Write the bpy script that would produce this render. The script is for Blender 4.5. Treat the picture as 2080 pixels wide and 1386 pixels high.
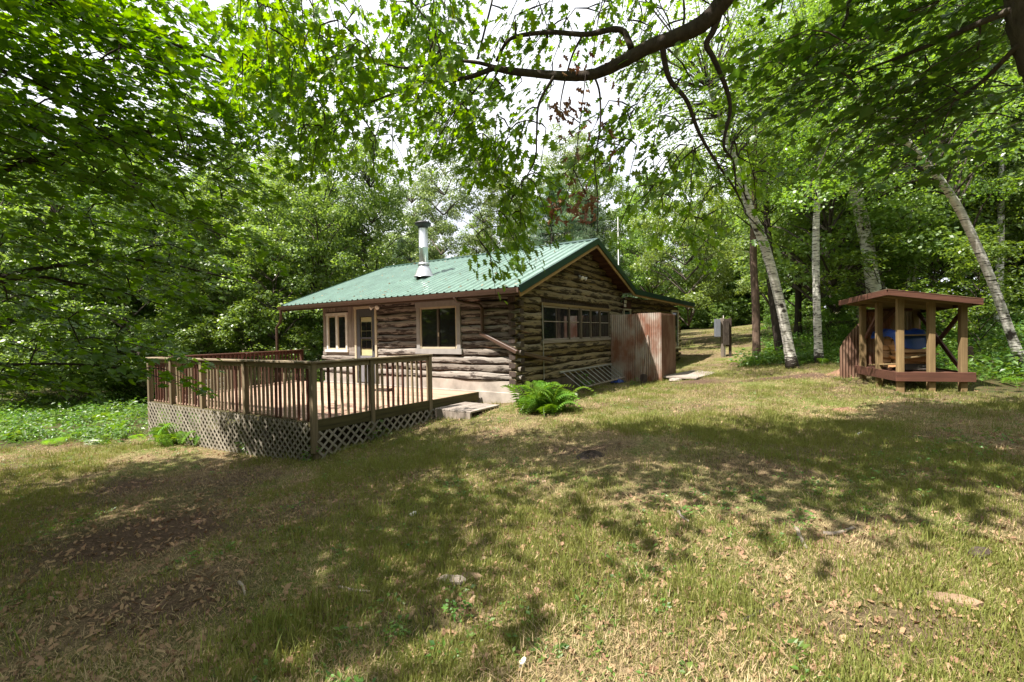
import bpy, math, random
import numpy as np
from mathutils import Vector, Matrix
for o in list(bpy.data.objects): bpy.data.objects.remove(o)
sc = bpy.context.scene
COL = sc.collection
rng = np.random.default_rng(7); random.seed(7)
rad = math.radians

# ------------------------------------------------------------------ camera, sky, sun, exposure
F = 935.0; PIT = rad(0.92); ROL = rad(1.0)
fwd = np.array([0, math.cos(PIT), -math.sin(PIT)]); up0 = np.array([0, math.sin(PIT), math.cos(PIT)]); rt0 = np.array([1., 0, 0])
cX = rt0*math.cos(ROL)-up0*math.sin(ROL); cY = rt0*math.sin(ROL)+up0*math.cos(ROL)
EYE = np.array([0, 0, 1.6])
cam = bpy.data.cameras.new('camera'); co = bpy.data.objects.new('camera', cam); COL.objects.link(co)
cam.sensor_width = 36; cam.lens = 36*F/2080; cam.clip_start = .05; cam.clip_end = 1000
co.matrix_world = Matrix([[cX[0], cY[0], -fwd[0], EYE[0]], [cX[1], cY[1], -fwd[1], EYE[1]], [cX[2], cY[2], -fwd[2], EYE[2]], [0, 0, 0, 1]])
sc.camera = co
SUN = Vector((-.44, -.24, .866)).normalized()
w = bpy.data.worlds.new('World'); sc.world = w; w.use_nodes = True
nt = w.node_tree; nt.nodes.clear()
wo = nt.nodes.new('ShaderNodeOutputWorld'); bg = nt.nodes.new('ShaderNodeBackground')
sky = nt.nodes.new('ShaderNodeTexSky'); sky.sky_type = 'NISHITA'; sky.sun_disc = False
sky.sun_elevation = rad(60); sky.sun_rotation = math.atan2(-.44, -.24); sky.air_density = 1.0; sky.dust_density = 2.0
tcw = nt.nodes.new('ShaderNodeTexCoord'); nz = nt.nodes.new('ShaderNodeTexNoise'); nz.inputs['Scale'].default_value = 3.0; nz.inputs['Detail'].default_value = 6
rp = nt.nodes.new('ShaderNodeValToRGB'); rp.color_ramp.elements[0].position = .36; rp.color_ramp.elements[0].color = (.55, .55, .55, 1); rp.color_ramp.elements[1].position = .5
mxw = nt.nodes.new('ShaderNodeMix'); mxw.data_type = 'RGBA'; mxw.inputs[7].default_value = (10.5, 10.8, 11.4, 1)   # thin bright cloud
L = nt.links.new
L(tcw.outputs['Generated'], nz.inputs['Vector']); L(nz.outputs['Fac'], rp.inputs['Fac']); L(rp.outputs['Color'], mxw.inputs[0]); L(sky.outputs['Color'], mxw.inputs[6])
L(mxw.outputs[2], bg.inputs['Color']); bg.inputs['Strength'].default_value = .052; L(bg.outputs[0], wo.inputs['Surface'])
sl = bpy.data.lights.new('sun', 'SUN'); sl.energy = 5.0; sl.angle = rad(.55); sl.color = (1, .94, .84)
so = bpy.data.objects.new('sun', sl); COL.objects.link(so); so.rotation_euler = SUN.to_track_quat('Z', 'Y').to_euler(); so.location = (-20, -10, 40)
sc.view_settings.view_transform = 'Standard'; sc.view_settings.look = 'None'; sc.view_settings.gamma = 1
sc.view_settings.use_curve_mapping = False; sc.view_settings.exposure = 1.5
sc.cycles.max_bounces = 7; sc.cycles.diffuse_bounces = 4; sc.cycles.transmission_bounces = 4; sc.cycles.transparent_max_bounces = 4
sc.cycles.sample_clamp_indirect = 6

# ------------------------------------------------------------------ helpers
def ray(px, py): return cX*((px-1040)/F)-cY*((py-693)/F)+fwd
def at(px, py, d):                                # a point of the place seen at photo pixel px,py, d metres away
    r = ray(px, py); return EYE+r*(d/r[1])
ANG = rad(-32.67); HO = np.array([.11, 10.35, .26])
HX = np.array([math.cos(ANG), math.sin(ANG), 0]); HY = np.array([-math.sin(ANG), math.cos(ANG), 0])
def HW(x, y, z=0): return HO+HX*x+HY*y+np.array([0, 0, z])      # cabin coordinates -> world

def mesh(name, v, f, mats=(), mi=None, smooth=False):
    me = bpy.data.meshes.new(name)
    v = np.asarray(v, dtype=np.float32).reshape(-1, 3)
    if isinstance(f, np.ndarray):
        n, k = f.shape
        me.vertices.add(len(v)); me.vertices.foreach_set('co', v.ravel())
        me.loops.add(n*k); me.loops.foreach_set('vertex_index', f.astype(np.int32).ravel())
        me.polygons.add(n); me.polygons.foreach_set('loop_start', np.arange(0, n*k, k, dtype=np.int32))
        me.update(calc_edges=True)
    else:
        me.from_pydata([tuple(map(float, p)) for p in v], [], f)
    for m in (mats if isinstance(mats, (list, tuple)) else [mats]): me.materials.append(m)
    if mi is not None: me.polygons.foreach_set('material_index', np.asarray(mi, dtype=np.int32))
    if smooth: me.polygons.foreach_set('use_smooth', np.ones(len(me.polygons), dtype=bool))
    me.update()
    return me
def obj(name, me, parent=None, loc=(0, 0, 0), rot=(0, 0, 0), scale=None):
    o = bpy.data.objects.new(name, me); COL.objects.link(o)
    if parent is not None: o.parent = parent
    o.location = tuple(map(float, loc)); o.rotation_euler = rot
    if scale is not None: o.scale = scale if hasattr(scale, '__len__') else (scale,)*3
    return o
def tag(o, label=None, cat=None, group=None, kind=None):
    if label: o['label'] = label
    if cat: o['category'] = cat
    if group: o['group'] = group
    if kind: o['kind'] = kind
    return o
def thing(name, label, cat, loc=(0, 0, 0), rotz=0, group=None):
    o = bpy.data.objects.new(name, None); COL.objects.link(o); o.empty_display_size = .2
    o.location = tuple(map(float, loc)); o.rotation_euler = (0, 0, rotz)
    return tag(o, label, cat, group)
def box_vf(x0, x1, y0, y1, z0, z1, b=.004):       # a box with chamfered edges
    V = []; F_ = []; c = []
    for sx, X in ((-1, (x0, x1)), (1, (x0, x1))):
        pass
    xs = (x0, x1); ys = (y0, y1); zs = (z0, z1); idx = {}
    for i in (0, 1):
        for j in (0, 1):
            for k in (0, 1):
                sx, sy, sz = (1 if i == 0 else -1), (1 if j == 0 else -1), (1 if k == 0 else -1)
                for a in range(3):                 # vertex lying on the face of axis a
                    p = [xs[i]+sx*b, ys[j]+sy*b, zs[k]+sz*b]; p[a] = (xs[i], ys[j], zs[k])[a]
                    idx[(i, j, k, a)] = len(V); V.append(p)
    def q(*ks): F_.append([idx[k] for k in ks])
    for s in (0, 1):
        fl = lambda l: l if s else l[::-1]
        q(*fl([(s, 0, 0, 0), (s, 1, 0, 0), (s, 1, 1, 0), (s, 0, 1, 0)]))
        q(*fl([(0, s, 0, 1), (0, s, 1, 1), (1, s, 1, 1), (1, s, 0, 1)]))
        q(*fl([(0, 0, s, 2), (1, 0, s, 2), (1, 1, s, 2), (0, 1, s, 2)]))
    for a, bx in ((0, 1), (0, 2), (1, 2)):
        c_ = 3-a-bx
        for i in (0, 1):
            for j in (0, 1):
                def key(cv, ax):
                    k = [0, 0, 0]; k[a] = i; k[bx] = j; k[c_] = cv; return tuple(k)+(ax,)
                q(key(0, a), key(1, a), key(1, bx), key(0, bx))
    for i in (0, 1):
        for j in (0, 1):
            for k in (0, 1): F_.append([idx[(i, j, k, 0)], idx[(i, j, k, 1)], idx[(i, j, k, 2)]])
    return V, F_
_bc = {}
def box(name, x0, x1, y0, y1, z0, z1, m, parent=None, b=.004, rot=(0, 0, 0)):
    cx, cy, cz = (x0+x1)/2, (y0+y1)/2, (z0+z1)/2
    key = (round(x1-x0, 4), round(y1-y0, 4), round(z1-z0, 4), b, m.name)
    if key not in _bc:
        v, f = box_vf(x0-cx, x1-cx, y0-cy, y1-cy, z0-cz, z1-cz, min(b, (x1-x0)*.3, (y1-y0)*.3, (z1-z0)*.3)); _bc[key] = mesh(name, v, f, m)
        me = _bc[key]
        import bmesh as bm_
        b_ = bm_.new(); b_.from_mesh(me); bm_.ops.recalc_face_normals(b_, faces=b_.faces); b_.to_mesh(me); b_.free()
    return obj(name, _bc[key], parent, (cx, cy, cz), rot)
def bar(name, p, q, wy, wz, m, parent=None, b=.004, roll=0):   # board of wy x wz from p to q
    p = Vector(tuple(map(float, p))); q = Vector(tuple(map(float, q))); d = q-p; ln = d.length
    o = box(name, -ln/2, ln/2, -wy/2, wy/2, -wz/2, wz/2, m, parent, b)
    x = d.normalized(); z = Vector((0, 0, 1)); y = z.cross(x)
    y = y.normalized() if y.length > 1e-4 else Vector((0, 1, 0)); z = x.cross(y)
    M = Matrix((x, y, z)).transposed().to_4x4() @ Matrix.Rotation(roll, 4, 'X')
    o.rotation_euler = M.to_euler(); o.location = (p+q)/2
    return o
class MB:                                          # collects tubes, boxes and quads into one mesh
    def __init__(s): s.v = []; s.f = []; s.m = []
    def add(s, v, f, m=0):
        n = len(s.v); s.v += [tuple(p) for p in v]; s.f += [[i+n for i in q] for q in f]; s.m += [m]*len(f)
    def tube(s, pts, r, sides=7, m=0, wob=0., cap=True):
        pts = [np.array(p, float) for p in pts]; n = len(pts)
        r = r if hasattr(r, '__len__') else [r]*n
        ref = np.array([0, 0, 1.]); V = []; Fc = []; px_ = None
        for i, p in enumerate(pts):
            t = pts[min(i+1, n-1)]-pts[max(i-1, 0)]; t = t/(np.linalg.norm(t)+1e-9)
            if px_ is None:
                a = np.cross(t, ref if abs(t[2]) < .9 else np.array([1., 0, 0]))
            else: a = px_-t*(px_@t)
            a /= np.linalg.norm(a)+1e-9; px_ = a; b = np.cross(t, a)
            for k in range(sides):
                th = 2*math.pi*k/sides; rr = r[i]*(1+wob*(random.random()-.5))
                V.append(p+(a*math.cos(th)+b*math.sin(th))*rr)
        for i in range(n-1):
            for k in range(sides):
                k2 = (k+1) % sides; Fc.append([i*sides+k, i*sides+k2, (i+1)*sides+k2, (i+1)*sides+k])
        if cap: Fc.append(list(range(sides))[::-1]); Fc.append([(n-1)*sides+k for k in range(sides)])
        s.add(V, Fc, m)
    def lathe(s, prof, c=(0, 0, 0), sides=20, m=0):
        V = []; Fc = []
        for r, z in prof:
            for k in range(sides): th = 2*math.pi*k/sides; V.append((c[0]+r*math.cos(th), c[1]+r*math.sin(th), c[2]+z))
        for i in range(len(prof)-1):
            for k in range(sides): k2 = (k+1) % sides; Fc.append([i*sides+k, i*sides+k2, (i+1)*sides+k2, (i+1)*sides+k])
        s.add(V, Fc, m)
    def box(s, *a, m=0, b=.003): v, f = box_vf(*a, b=b); s.add(v, f, m)
    def build(s, name, mats, parent=None, smooth=False, **k):
        me = mesh(name, s.v, s.f, mats, s.m, smooth)
        import bmesh as bm_
        b = bm_.new(); b.from_mesh(me); bm_.ops.recalc_face_normals(b, faces=b.faces); b.to_mesh(me); b.free()
        return obj(name, me, parent, **k)
def smoothpath(pts, n=5):                          # Catmull-Rom through points
    P = [np.array(p, float) for p in pts]; P = [2*P[0]-P[1]]+P+[2*P[-1]-P[-2]]; out = []
    for i in range(1, len(P)-2):
        for k in range(n):
            t = k/n; a, b, c, d = P[i-1:i+3]
            out.append(.5*((2*b)+(c-a)*t+(2*a-5*b+4*c-d)*t*t+(3*b-a-3*c+d)*t**3))
    out.append(P[-2]); return out

# ------------------------------------------------------------------ materials
class NT:
    def __init__(s, name):
        s.mat = bpy.data.materials.new(name); s.mat.use_nodes = True; s.t = s.mat.node_tree; s.t.nodes.clear()
        s.out = s.t.nodes.new('ShaderNodeOutputMaterial')
    def n(s, typ, ins=None, **kw):
        nd = s.t.nodes.new('ShaderNode'+typ)
        for k, v in kw.items(): setattr(nd, k, v)
        for k, v in (ins or {}).items():
            if isinstance(v, bpy.types.NodeSocket): s.t.links.new(v, nd.inputs[k])
            else: nd.inputs[k].default_value = v
        return nd
    def ramp(s, fac, stops):
        nd = s.n('ValToRGB', {'Fac': fac}); e = nd.color_ramp.elements
        while len(e) < len(stops): e.new(.5)
        for i, (p, c) in enumerate(stops): e[i].position = p; e[i].color = (*c, 1) if len(c) == 3 else c
        return nd.outputs['Color']
    def mix(s, f, a, b):
        nd = s.n('Mix', data_type='RGBA')
        for i, v in ((0, f), (6, a), (7, b)):
            if isinstance(v, bpy.types.NodeSocket): s.t.links.new(v, nd.inputs[i])
            else: nd.inputs[i].default_value = (*v, 1) if hasattr(v, '__len__') else v
        return nd.outputs[2]
    def math(s, op, a, b=0, clamp=False):
        nd = s.n('Math', operation=op, use_clamp=clamp)
        for i, v in ((0, a), (1, b)):
            if isinstance(v, bpy.types.NodeSocket): s.t.links.new(v, nd.inputs[i])
            else: nd.inputs[i].default_value = v
        return nd.outputs[0]
    def coords(s, scale=(1, 1, 1), rnd=True, obj_=True):
        tc = s.n('TexCoord').outputs['Object'] if obj_ else s.n('NewGeometry').outputs['Position']
        if rnd:
            r = s.math('MULTIPLY', s.n('ObjectInfo').outputs['Random'], 53.0)
            tc = s.n('VectorMath', {0: tc, 1: s.n('CombineXYZ', {0: r, 1: r, 2: r}).outputs[0]}, operation='ADD').outputs[0]
        return s.n('VectorMath', {0: tc, 1: scale}, operation='MULTIPLY').outputs[0]
    def noise(s, vec, scale=1., detail=6., rough=.6):
        return s.n('TexNoise', {'Vector': vec, 'Scale': scale, 'Detail': detail, 'Roughness': rough}).outputs['Fac']
    def principled(s, col, rough=.8, metal=0., spec=.3, bump=None, bstr=.3, bdist=.02):
        ins = {'Base Color': col if isinstance(col, bpy.types.NodeSocket) else (*col, 1), 'Roughness': rough, 'Metallic': metal, 'Specular IOR Level': spec}
        if bump is not None: ins['Normal'] = s.n('Bump', {'Height': bump, 'Strength': bstr, 'Distance': bdist}).outputs[0]
        p = s.n('BsdfPrincipled', ins); s.t.links.new(p.outputs[0], s.out.inputs['Surface']); return s.mat
def wood(name, light, dark, along='x', rough=.8, spec=.2, k=1., var=.35):
    m = NT(name); sc_ = {'x': (1.2, 22, 22), 'y': (22, 1.2, 22), 'z': (22, 22, 1.2)}[along]
    v = m.coords(tuple(a*k for a in sc_)); a = m.noise(v, 1., 7, .65)
    big = m.noise(m.coords((1.4, 1.4, 1.4)), 1.5, 4)
    c = m.ramp(a, [(.3, dark), (.62, light)])
    c = m.mix(m.math('MULTIPLY', m.ramp(big, [(.4, (0, 0, 0)), (.7, (1, 1, 1))]), .45), c, tuple(x*.45 for x in light))
    r = m.n('ObjectInfo').outputs['Random']
    hs = m.n('HueSaturation', {'Color': c, 'Value': m.math('ADD', m.math('MULTIPLY', r, var), 1-var/2), 'Saturation': .95})
    return m.principled(hs.outputs[0], rough, 0, spec, a, .35, .006)
def plain(name, col, rough=.6, metal=0., spec=.4, var=.15, sc_=8.):
    m = NT(name); a = m.noise(m.coords((1, 1, 1)), sc_, 6)
    c = m.ramp(a, [(.3, tuple(x*(1-var) for x in col)), (.7, tuple(min(1, x*(1+var)) for x in col))])
    return m.principled(c, rough, metal, spec, a, .08, .004)
def logmat(name, light, mid, bark, orange=(.26, .11, .05)):
    m = NT(name); r = m.n('ObjectInfo').outputs['Random']
    g = m.noise(m.coords((2.2, 30, 30)), 1., 9, .75)
    b2 = m.noise(m.coords((1.5, 5, 11)), 1.5, 8, .68)
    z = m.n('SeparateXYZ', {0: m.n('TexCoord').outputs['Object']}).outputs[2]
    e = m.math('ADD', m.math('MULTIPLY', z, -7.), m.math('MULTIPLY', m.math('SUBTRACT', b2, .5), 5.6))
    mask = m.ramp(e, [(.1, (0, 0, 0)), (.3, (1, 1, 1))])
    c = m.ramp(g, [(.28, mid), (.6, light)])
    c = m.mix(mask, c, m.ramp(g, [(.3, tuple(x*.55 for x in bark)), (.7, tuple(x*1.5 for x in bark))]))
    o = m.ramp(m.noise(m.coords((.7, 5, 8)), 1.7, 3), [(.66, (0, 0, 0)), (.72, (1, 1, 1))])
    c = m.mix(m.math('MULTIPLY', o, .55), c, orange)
    ck = m.ramp(m.noise(m.coords((1.2, 34, 60)), 1., 3, .5), [(.30, (.25, .25, .25)), (.40, (1, 1, 1))]); c = m.n('Mix', {0: 1.0, 6: c, 7: ck}, data_type='RGBA', blend_type='MULTIPLY').outputs[2]
    hs = m.n('HueSaturation', {'Color': c, 'Value': m.math('ADD', m.math('MULTIPLY', r, .62), .72), 'Saturation': m.math('SUBTRACT', 1.15, m.math('MULTIPLY', r, .4))})
    return m.principled(hs.outputs[0], .88, 0, .15, m.math('ADD', g, mask), .7, .012)
def leafmat(name, c1, c2, tr=.45, gloss=.12, tcol=None):
    m = NT(name); geo = m.n('NewGeometry'); r = geo.outputs['Random Per Island']
    col = m.ramp(r, [(0, c1), (1, c2)])
    ro = m.n('ObjectInfo').outputs['Random']
    hs = m.n('HueSaturation', {'Color': col, 'Value': m.math('ADD', m.math('MULTIPLY', ro, .3), .85), 'Hue': m.math('ADD', m.math('MULTIPLY', ro, .03), .485)}).outputs[0]
    d = m.n('BsdfDiffuse', {'Color': hs}); tc = m.n('HueSaturation', {'Color': hs, 'Saturation': 1.12, 'Value': 2.0, 'Hue': .482}).outputs[0]
    t = m.n('BsdfTranslucent', {'Color': tc})
    s1 = m.n('MixShader', {0: tr}); m.t.links.new(d.outputs[0], s1.inputs[1]); m.t.links.new(t.outputs[0], s1.inputs[2])
    gl = m.n('BsdfGlossy', {'Color': (1, 1, 1, 1), 'Roughness': .42}); fr = m.n('LayerWeight', {'Blend': .25})
    s2 = m.n('MixShader', {0: m.math('ADD', m.math('MULTIPLY', fr.outputs[1], gloss*.55), gloss*.22)}); m.t.links.new(s1.outputs[0], s2.inputs[1]); m.t.links.new(gl.outputs[0], s2.inputs[2])
    m.t.links.new(s2.outputs[0], m.out.inputs['Surface']); return m.mat
def barkmat(name, c1, c2, vs=1.):
    m = NT(name); v = m.coords((14*vs, 14*vs, 3*vs)); a = m.noise(v, 1., 8, .7); b = m.noise(m.coords((1, 1, .5)), 1.6, 3)
    c = m.mix(m.math('MULTIPLY', b, .6), m.ramp(a, [(.33, c1), (.66, c2)]), tuple((x+y)*.35 for x, y in zip(c1, c2)))
    return m.principled(c, .92, 0, .12, a, .9, .03)
def birchmat(name):
    m = NT(name); v = m.coords((5, 5, 34)); a = m.noise(v, 1., 4, .6); b = m.noise(m.coords((2.2, 2.2, 2.2)), 1.5, 5)
    z = m.n('SeparateXYZ', {0: m.n('TexCoord').outputs['Object']}).outputs[2]
    base = m.ramp(z, [(.12, (1, 1, 1)), (.55, (0, 0, 0))])
    lent = m.ramp(m.math('ADD', a, m.math('MULTIPLY', base, .14)), [(.53, (0, 0, 0)), (.60, (1, 1, 1))])
    blot = m.ramp(m.math('ADD', b, m.math('MULTIPLY', base, .16)), [(.60, (0, 0, 0)), (.66, (1, 1, 1))])
    mask = m.math('MAXIMUM', lent, blot)
    c = m.mix(mask, m.ramp(m.noise(m.coords((3, 3, 9)), 1.), [(.35, (.44, .41, .37)), (.65, (.70, .67, .62))]), (.055, .045, .04))
    return m.principled(c, .8, 0, .2, a, .4, .01)
M = {}
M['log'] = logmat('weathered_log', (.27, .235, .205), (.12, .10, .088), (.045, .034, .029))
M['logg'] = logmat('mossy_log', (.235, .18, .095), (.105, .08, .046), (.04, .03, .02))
M['endgrain'] = wood('dark_end_grain', (.085, .06, .05), (.03, .022, .018), 'z')
M['chink'] = plain('dark_chinking', (.05, .036, .028), .95, 0, .1, .5, 14)
M['board'] = wood('weathered_board', (.30, .25, .21), (.15, .115, .095), 'z')
M['boardx'] = wood('weathered_board_long', (.32, .275, .24), (.17, .135, .115), 'x')
M['boardd'] = wood('dark_weathered_board', (.15, .12, .09), (.07, .054, .042), 'z')
M['conc'] = plain('stained_concrete', (.33, .285, .25), .9, 0, .15, .3, 3.)
M['concd'] = plain('dark_concrete', (.11, .085, .068), .9, 0, .1, .35, 4.)  # darker, browner concrete tone for the gable footing
M['white'] = plain('aged_white_paint', (.60, .57, .52), .6, 0, .3, .15)
M['tan'] = plain('tan_frame_paint', (.42, .36, .26), .55, 0, .3, .1)
M['greyp'] = plain('grey_trim_paint', (.26, .245, .235), .7, 0, .2, .12)
M['doorg'] = plain('dark_grey_door_paint', (.075, .075, .085), .45, 0, .4, .1)
M['doorlow'] = plain('grey_door_panel_paint', (.17, .165, .18), .5, 0, .4, .1)
M['doorin'] = plain('yellow_inner_door', (.42, .39, .22), .5, 0, .3, .08)
M['mull'] = plain('dark_bronze_mullion', (.07, .058, .045), .5, 0, .4, .1)
M['black'] = plain('black_metal', (.02, .02, .02), .5, 0, .4)
M['roof'] = plain('green_roof_metal', (.115, .185, .152), .27, 0, .8, .22, 2.2)
M['trim'] = plain('dark_green_trim', (.012, .04, .03), .4, 0, .5, .1)
M['fascia'] = wood('tan_fascia_board', (.42, .27, .11), (.28, .17, .07), 'x', k=.6)
M['soffit'] = wood('dark_red_soffit', (.10, .042, .03), (.045, .02, .016), 'x')
M['redwood'] = wood('red_brown_stain', (.115, .045, .027), (.06, .024, .016), 'x', .65, .3)
M['redwoodz'] = wood('red_brown_stain_upright', (.115, .045, .027), (.06, .024, .016), 'z', .65, .3)
M['gutter'] = plain('brown_gutter_paint', (.075, .043, .031), .4, 0, .5, .08)
M['galv'] = plain('galvanised_steel', (.52, .53, .54), .34, .85, .5, .15, 5)
M['galvdull'] = plain('dull_aluminium', (.35, .35, .34), .55, .5, .5, .15)
M['rail'] = wood('weathered_rail', (.25, .195, .125), (.115, .088, .055), 'x', k=.8)
M['post'] = wood('weathered_post', (.25, .19, .115), (.125, .095, .06), 'z', k=.8)
M['slat'] = wood('grey_lattice_slat', (.31, .275, .22), (.16, .135, .105), 'x', k=.8)
M['deckb'] = wood('faded_deck_board', (.42, .27, .19), (.25, .155, .11), 'x', k=.7)
M['mossb'] = wood('mossy_beam', (.12, .10, .04), (.045, .038, .02), 'x')
M['ptpost'] = wood('yellow_treated_post', (.26, .175, .08), (.15, .095, .043), 'z', k=.7)
M['ptpostx'] = wood('yellow_treated_board', (.26, .185, .085), (.16, .105, .048), 'x', k=.7)
M['tarp'] = plain('blue_tarp', (.010, .04, .20), .38, 0, .5, .15, 6)
M['splitw'] = wood('split_firewood', (.44, .235, .095), (.27, .125, .05), 'y', k=.7)
M['chipw'] = wood('weathered_wood_chip', (.26, .17, .105), (.12, .08, .05), 'x')
M['bark'] = barkmat('grey_brown_bark', (.045, .036, .03), (.15, .125, .105))
M['barkd'] = barkmat('dark_bark', (.03, .024, .02), (.085, .068, .055))
M['barkb'] = barkmat('brown_pine_bark', (.07, .045, .034), (.20, .14, .105))
M['birch'] = birchmat('birch_bark')
M['dirt'] = plain('red_brown_dirt', (.17, .10, .065), .95, 0, .1, .4, 9)
M['greybox'] = plain('grey_meter_box', (.17, .18, .21), .5, .2, .4, .06)
M['maple'] = leafmat('maple_leaf', (.055, .125, .012), (.11, .20, .022), .54, .10)
M['mapler'] = leafmat('right_maple_leaf', (.034, .085, .012), (.068, .135, .02), .5, .10)
M['oak'] = leafmat('oak_leaf', (.065, .13, .012), (.14, .225, .022), .55, .14)
M['dead'] = leafmat('dead_leaf', (.12, .06, .03), (.24, .13, .07), .3, .08)
M['bg1'] = leafmat('forest_leaf', (.085, .145, .028), (.165, .24, .05), .5, .14)
M['bg2'] = leafmat('aspen_leaf', (.10, .155, .045), (.18, .24, .08), .42, .16)
M['bg3'] = leafmat('deep_forest_leaf', (.065, .125, .026), (.145, .22, .045), .5, .12)
M['birl'] = leafmat('birch_leaf', (.08, .145, .02), (.16, .24, .038), .5, .14)
M['sap'] = leafmat('sapling_leaf', (.07, .14, .022), (.15, .24, .04), .45, .14)
M['pine'] = leafmat('pine_needle', (.07, .12, .065), (.13, .19, .11), .3, .06)
M['fern'] = leafmat('fern_leaf', (.075, .16, .018), (.15, .26, .035), .4, .10)
M['under'] = leafmat('undergrowth_leaf', (.045, .11, .018), (.12, .21, .035), .4, .10)
M['grassg'] = leafmat('green_grass', (.09, .125, .025), (.20, .205, .06), .3, .02)
M['grasss'] = leafmat('straw_grass', (.20, .15, .08), (.38, .295, .17), .2, .03)
M['litter'] = leafmat('brown_litter', (.15, .085, .048), (.36, .24, .145), .12, .05)
def glassmat():
    m = NT('window_glass'); a = m.noise(m.coords((1, 1, 1)), 1.2, 2)
    return m.principled((.012, .013, .014), .04, 0, .6, a, .03, .02)
M['glass'] = glassmat()
def corrug(name, c1, c2, c3):
    m = NT(name); a = m.noise(m.coords((5, 5, 1.1)), 1., 7, .65); b = m.noise(m.coords((1.3, 1.3, .8)), 1.6, 4)
    c = m.mix(m.ramp(b, [(.36, (0, 0, 0)), (.62, (1, 1, 1))]), m.ramp(a, [(.3, c1), (.7, c2)]), m.ramp(a, [(.3, tuple(x*.7 for x in c3)), (.7, c3)]))
    return m.principled(c, .65, .25, .35, a, .2, .004)
M['rust'] = corrug('rusty_corrugated_steel', (.30, .25, .21), (.46, .41, .36), (.27, .12, .075))
M['rustd'] = corrug('brown_rusty_steel', (.17, .10, .07), (.26, .17, .12), (.16, .075, .05))

# ------------------------------------------------------------------ terrain
CP = np.array([(0, -3, .05), (0, 0, 0), (0, 2, 0), (4, 3, .12), (10, 3, .4), (-3, 2, -.22), (-8, 3, -.55), (-3.25, 7.6, -.40), (-8.2, 10.5, -.69), (-9.4, 8.5, -.6),
    (-.6, 9.0, -.02), (.9, 9.2, .06), (-1.2, 8.2, -.12), (1.6, 12, .06), (4.5, 14, .02), (6, 16.5, .12), (8, 9.4, .25), (9.2, 9.1, .28), (8.6, 15, .41), (9.1, 20, .34), (12, 35, .95), (22, 45, 1.7), (15, 12, .95), (20, 25, 2.0),
    (14, 20, 1.0), (-15, 14, -1.0), (-20, 25, -1.3), (-6, 15.5, -.45), (-10, 25, -.7), (0, 25, .15), (5, 30, .5), (-120, 60, -2), (0, 130, 3), (120, 60, 6), (0, -90, 0), (120, -70, 1), (-120, -70, -1)], float)
def _tps():
    P = CP[:, :2]; n = len(P); d = np.linalg.norm(P[:, None]-P[None], axis=2); K = np.where(d > 0, d*d*np.log(d+1e-12), 0)
    A = np.zeros((n+3, n+3)); A[:n, :n] = K+np.eye(n)*.02; A[:n, n] = 1; A[:n, n+1:] = P; A[n, :n] = 1; A[n+1:, :n] = P.T
    return np.linalg.solve(A, np.r_[CP[:, 2], 0, 0, 0])
TW = _tps()
def gz(x, y):
    x = np.asarray(x, float); y = np.asarray(y, float); sh = x.shape; q = np.stack([x.ravel(), y.ravel()], 1)
    d = np.linalg.norm(q[:, None]-CP[None, :, :2], axis=2); K = np.where(d > 0, d*d*np.log(d+1e-12), 0)
    z = K@TW[:-3]+TW[-3]+q@TW[-2:]
    z += .025*np.sin(q[:, 0]*1.9+1.3*np.sin(q[:, 1]*1.1))*np.sin(q[:, 1]*1.7+.5)+.012*np.sin(q[:, 0]*5.1+q[:, 1]*3.7)
    return z.reshape(sh)
def g1(x, y): return float(gz(np.array([x]), np.array([y]))[0])
def snoise(x, y, s, seed=0):                       # cheap smooth noise 0..1
    r = np.random.default_rng(seed); z = 0
    for i in range(7):
        a = r.uniform(0, 6.28); k = s*r.uniform(.6, 1.7); z = z+np.sin((x*math.cos(a)+y*math.sin(a))*k+r.uniform(0, 6.28))
    return np.clip(.5+z/7.*1.25, 0, 1)
LAN = np.array([(4.6, 15.5, 2.0), (7.4, 19, 2.6), (10, 26, 3.3), (13.5, 35, 4.2), (20, 45, 4.0), (27, 52, 3.5)])
def lawn(x, y):                                    # 1 on mown lawn, 0 on the forest floor
    x = np.asarray(x, float); y = np.asarray(y, float)
    r = np.sqrt(((x+1.5)/13.)**2+((y-2.)/10.5)**2); a = np.clip((1.02-r)*6+.5, 0, 1)
    a = a*np.clip((10.6-x-.06*(y-4)**2*(y > 4)*.2)*1.2, 0, 1)
    dm = np.full(x.shape, 9.)
    for (ax, ay, aw), (bx_, by_, bw) in zip(LAN[:-1], LAN[1:]):
        t = np.clip(((x-ax)*(bx_-ax)+(y-ay)*(by_-ay))/((bx_-ax)**2+(by_-ay)**2), 0, 1)
        dm = np.minimum(dm, np.hypot(x-ax-t*(bx_-ax), y-ay-t*(by_-ay))-(aw+t*(bw-aw)))
    b = np.clip(.5-dm*1.2, 0, 1)
    c = np.clip((3.2-np.hypot((x-6.2)/1.5, (y-12)/1.3))*1.2, 0, 1)
    return np.maximum(np.maximum(a, b), c)
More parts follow.
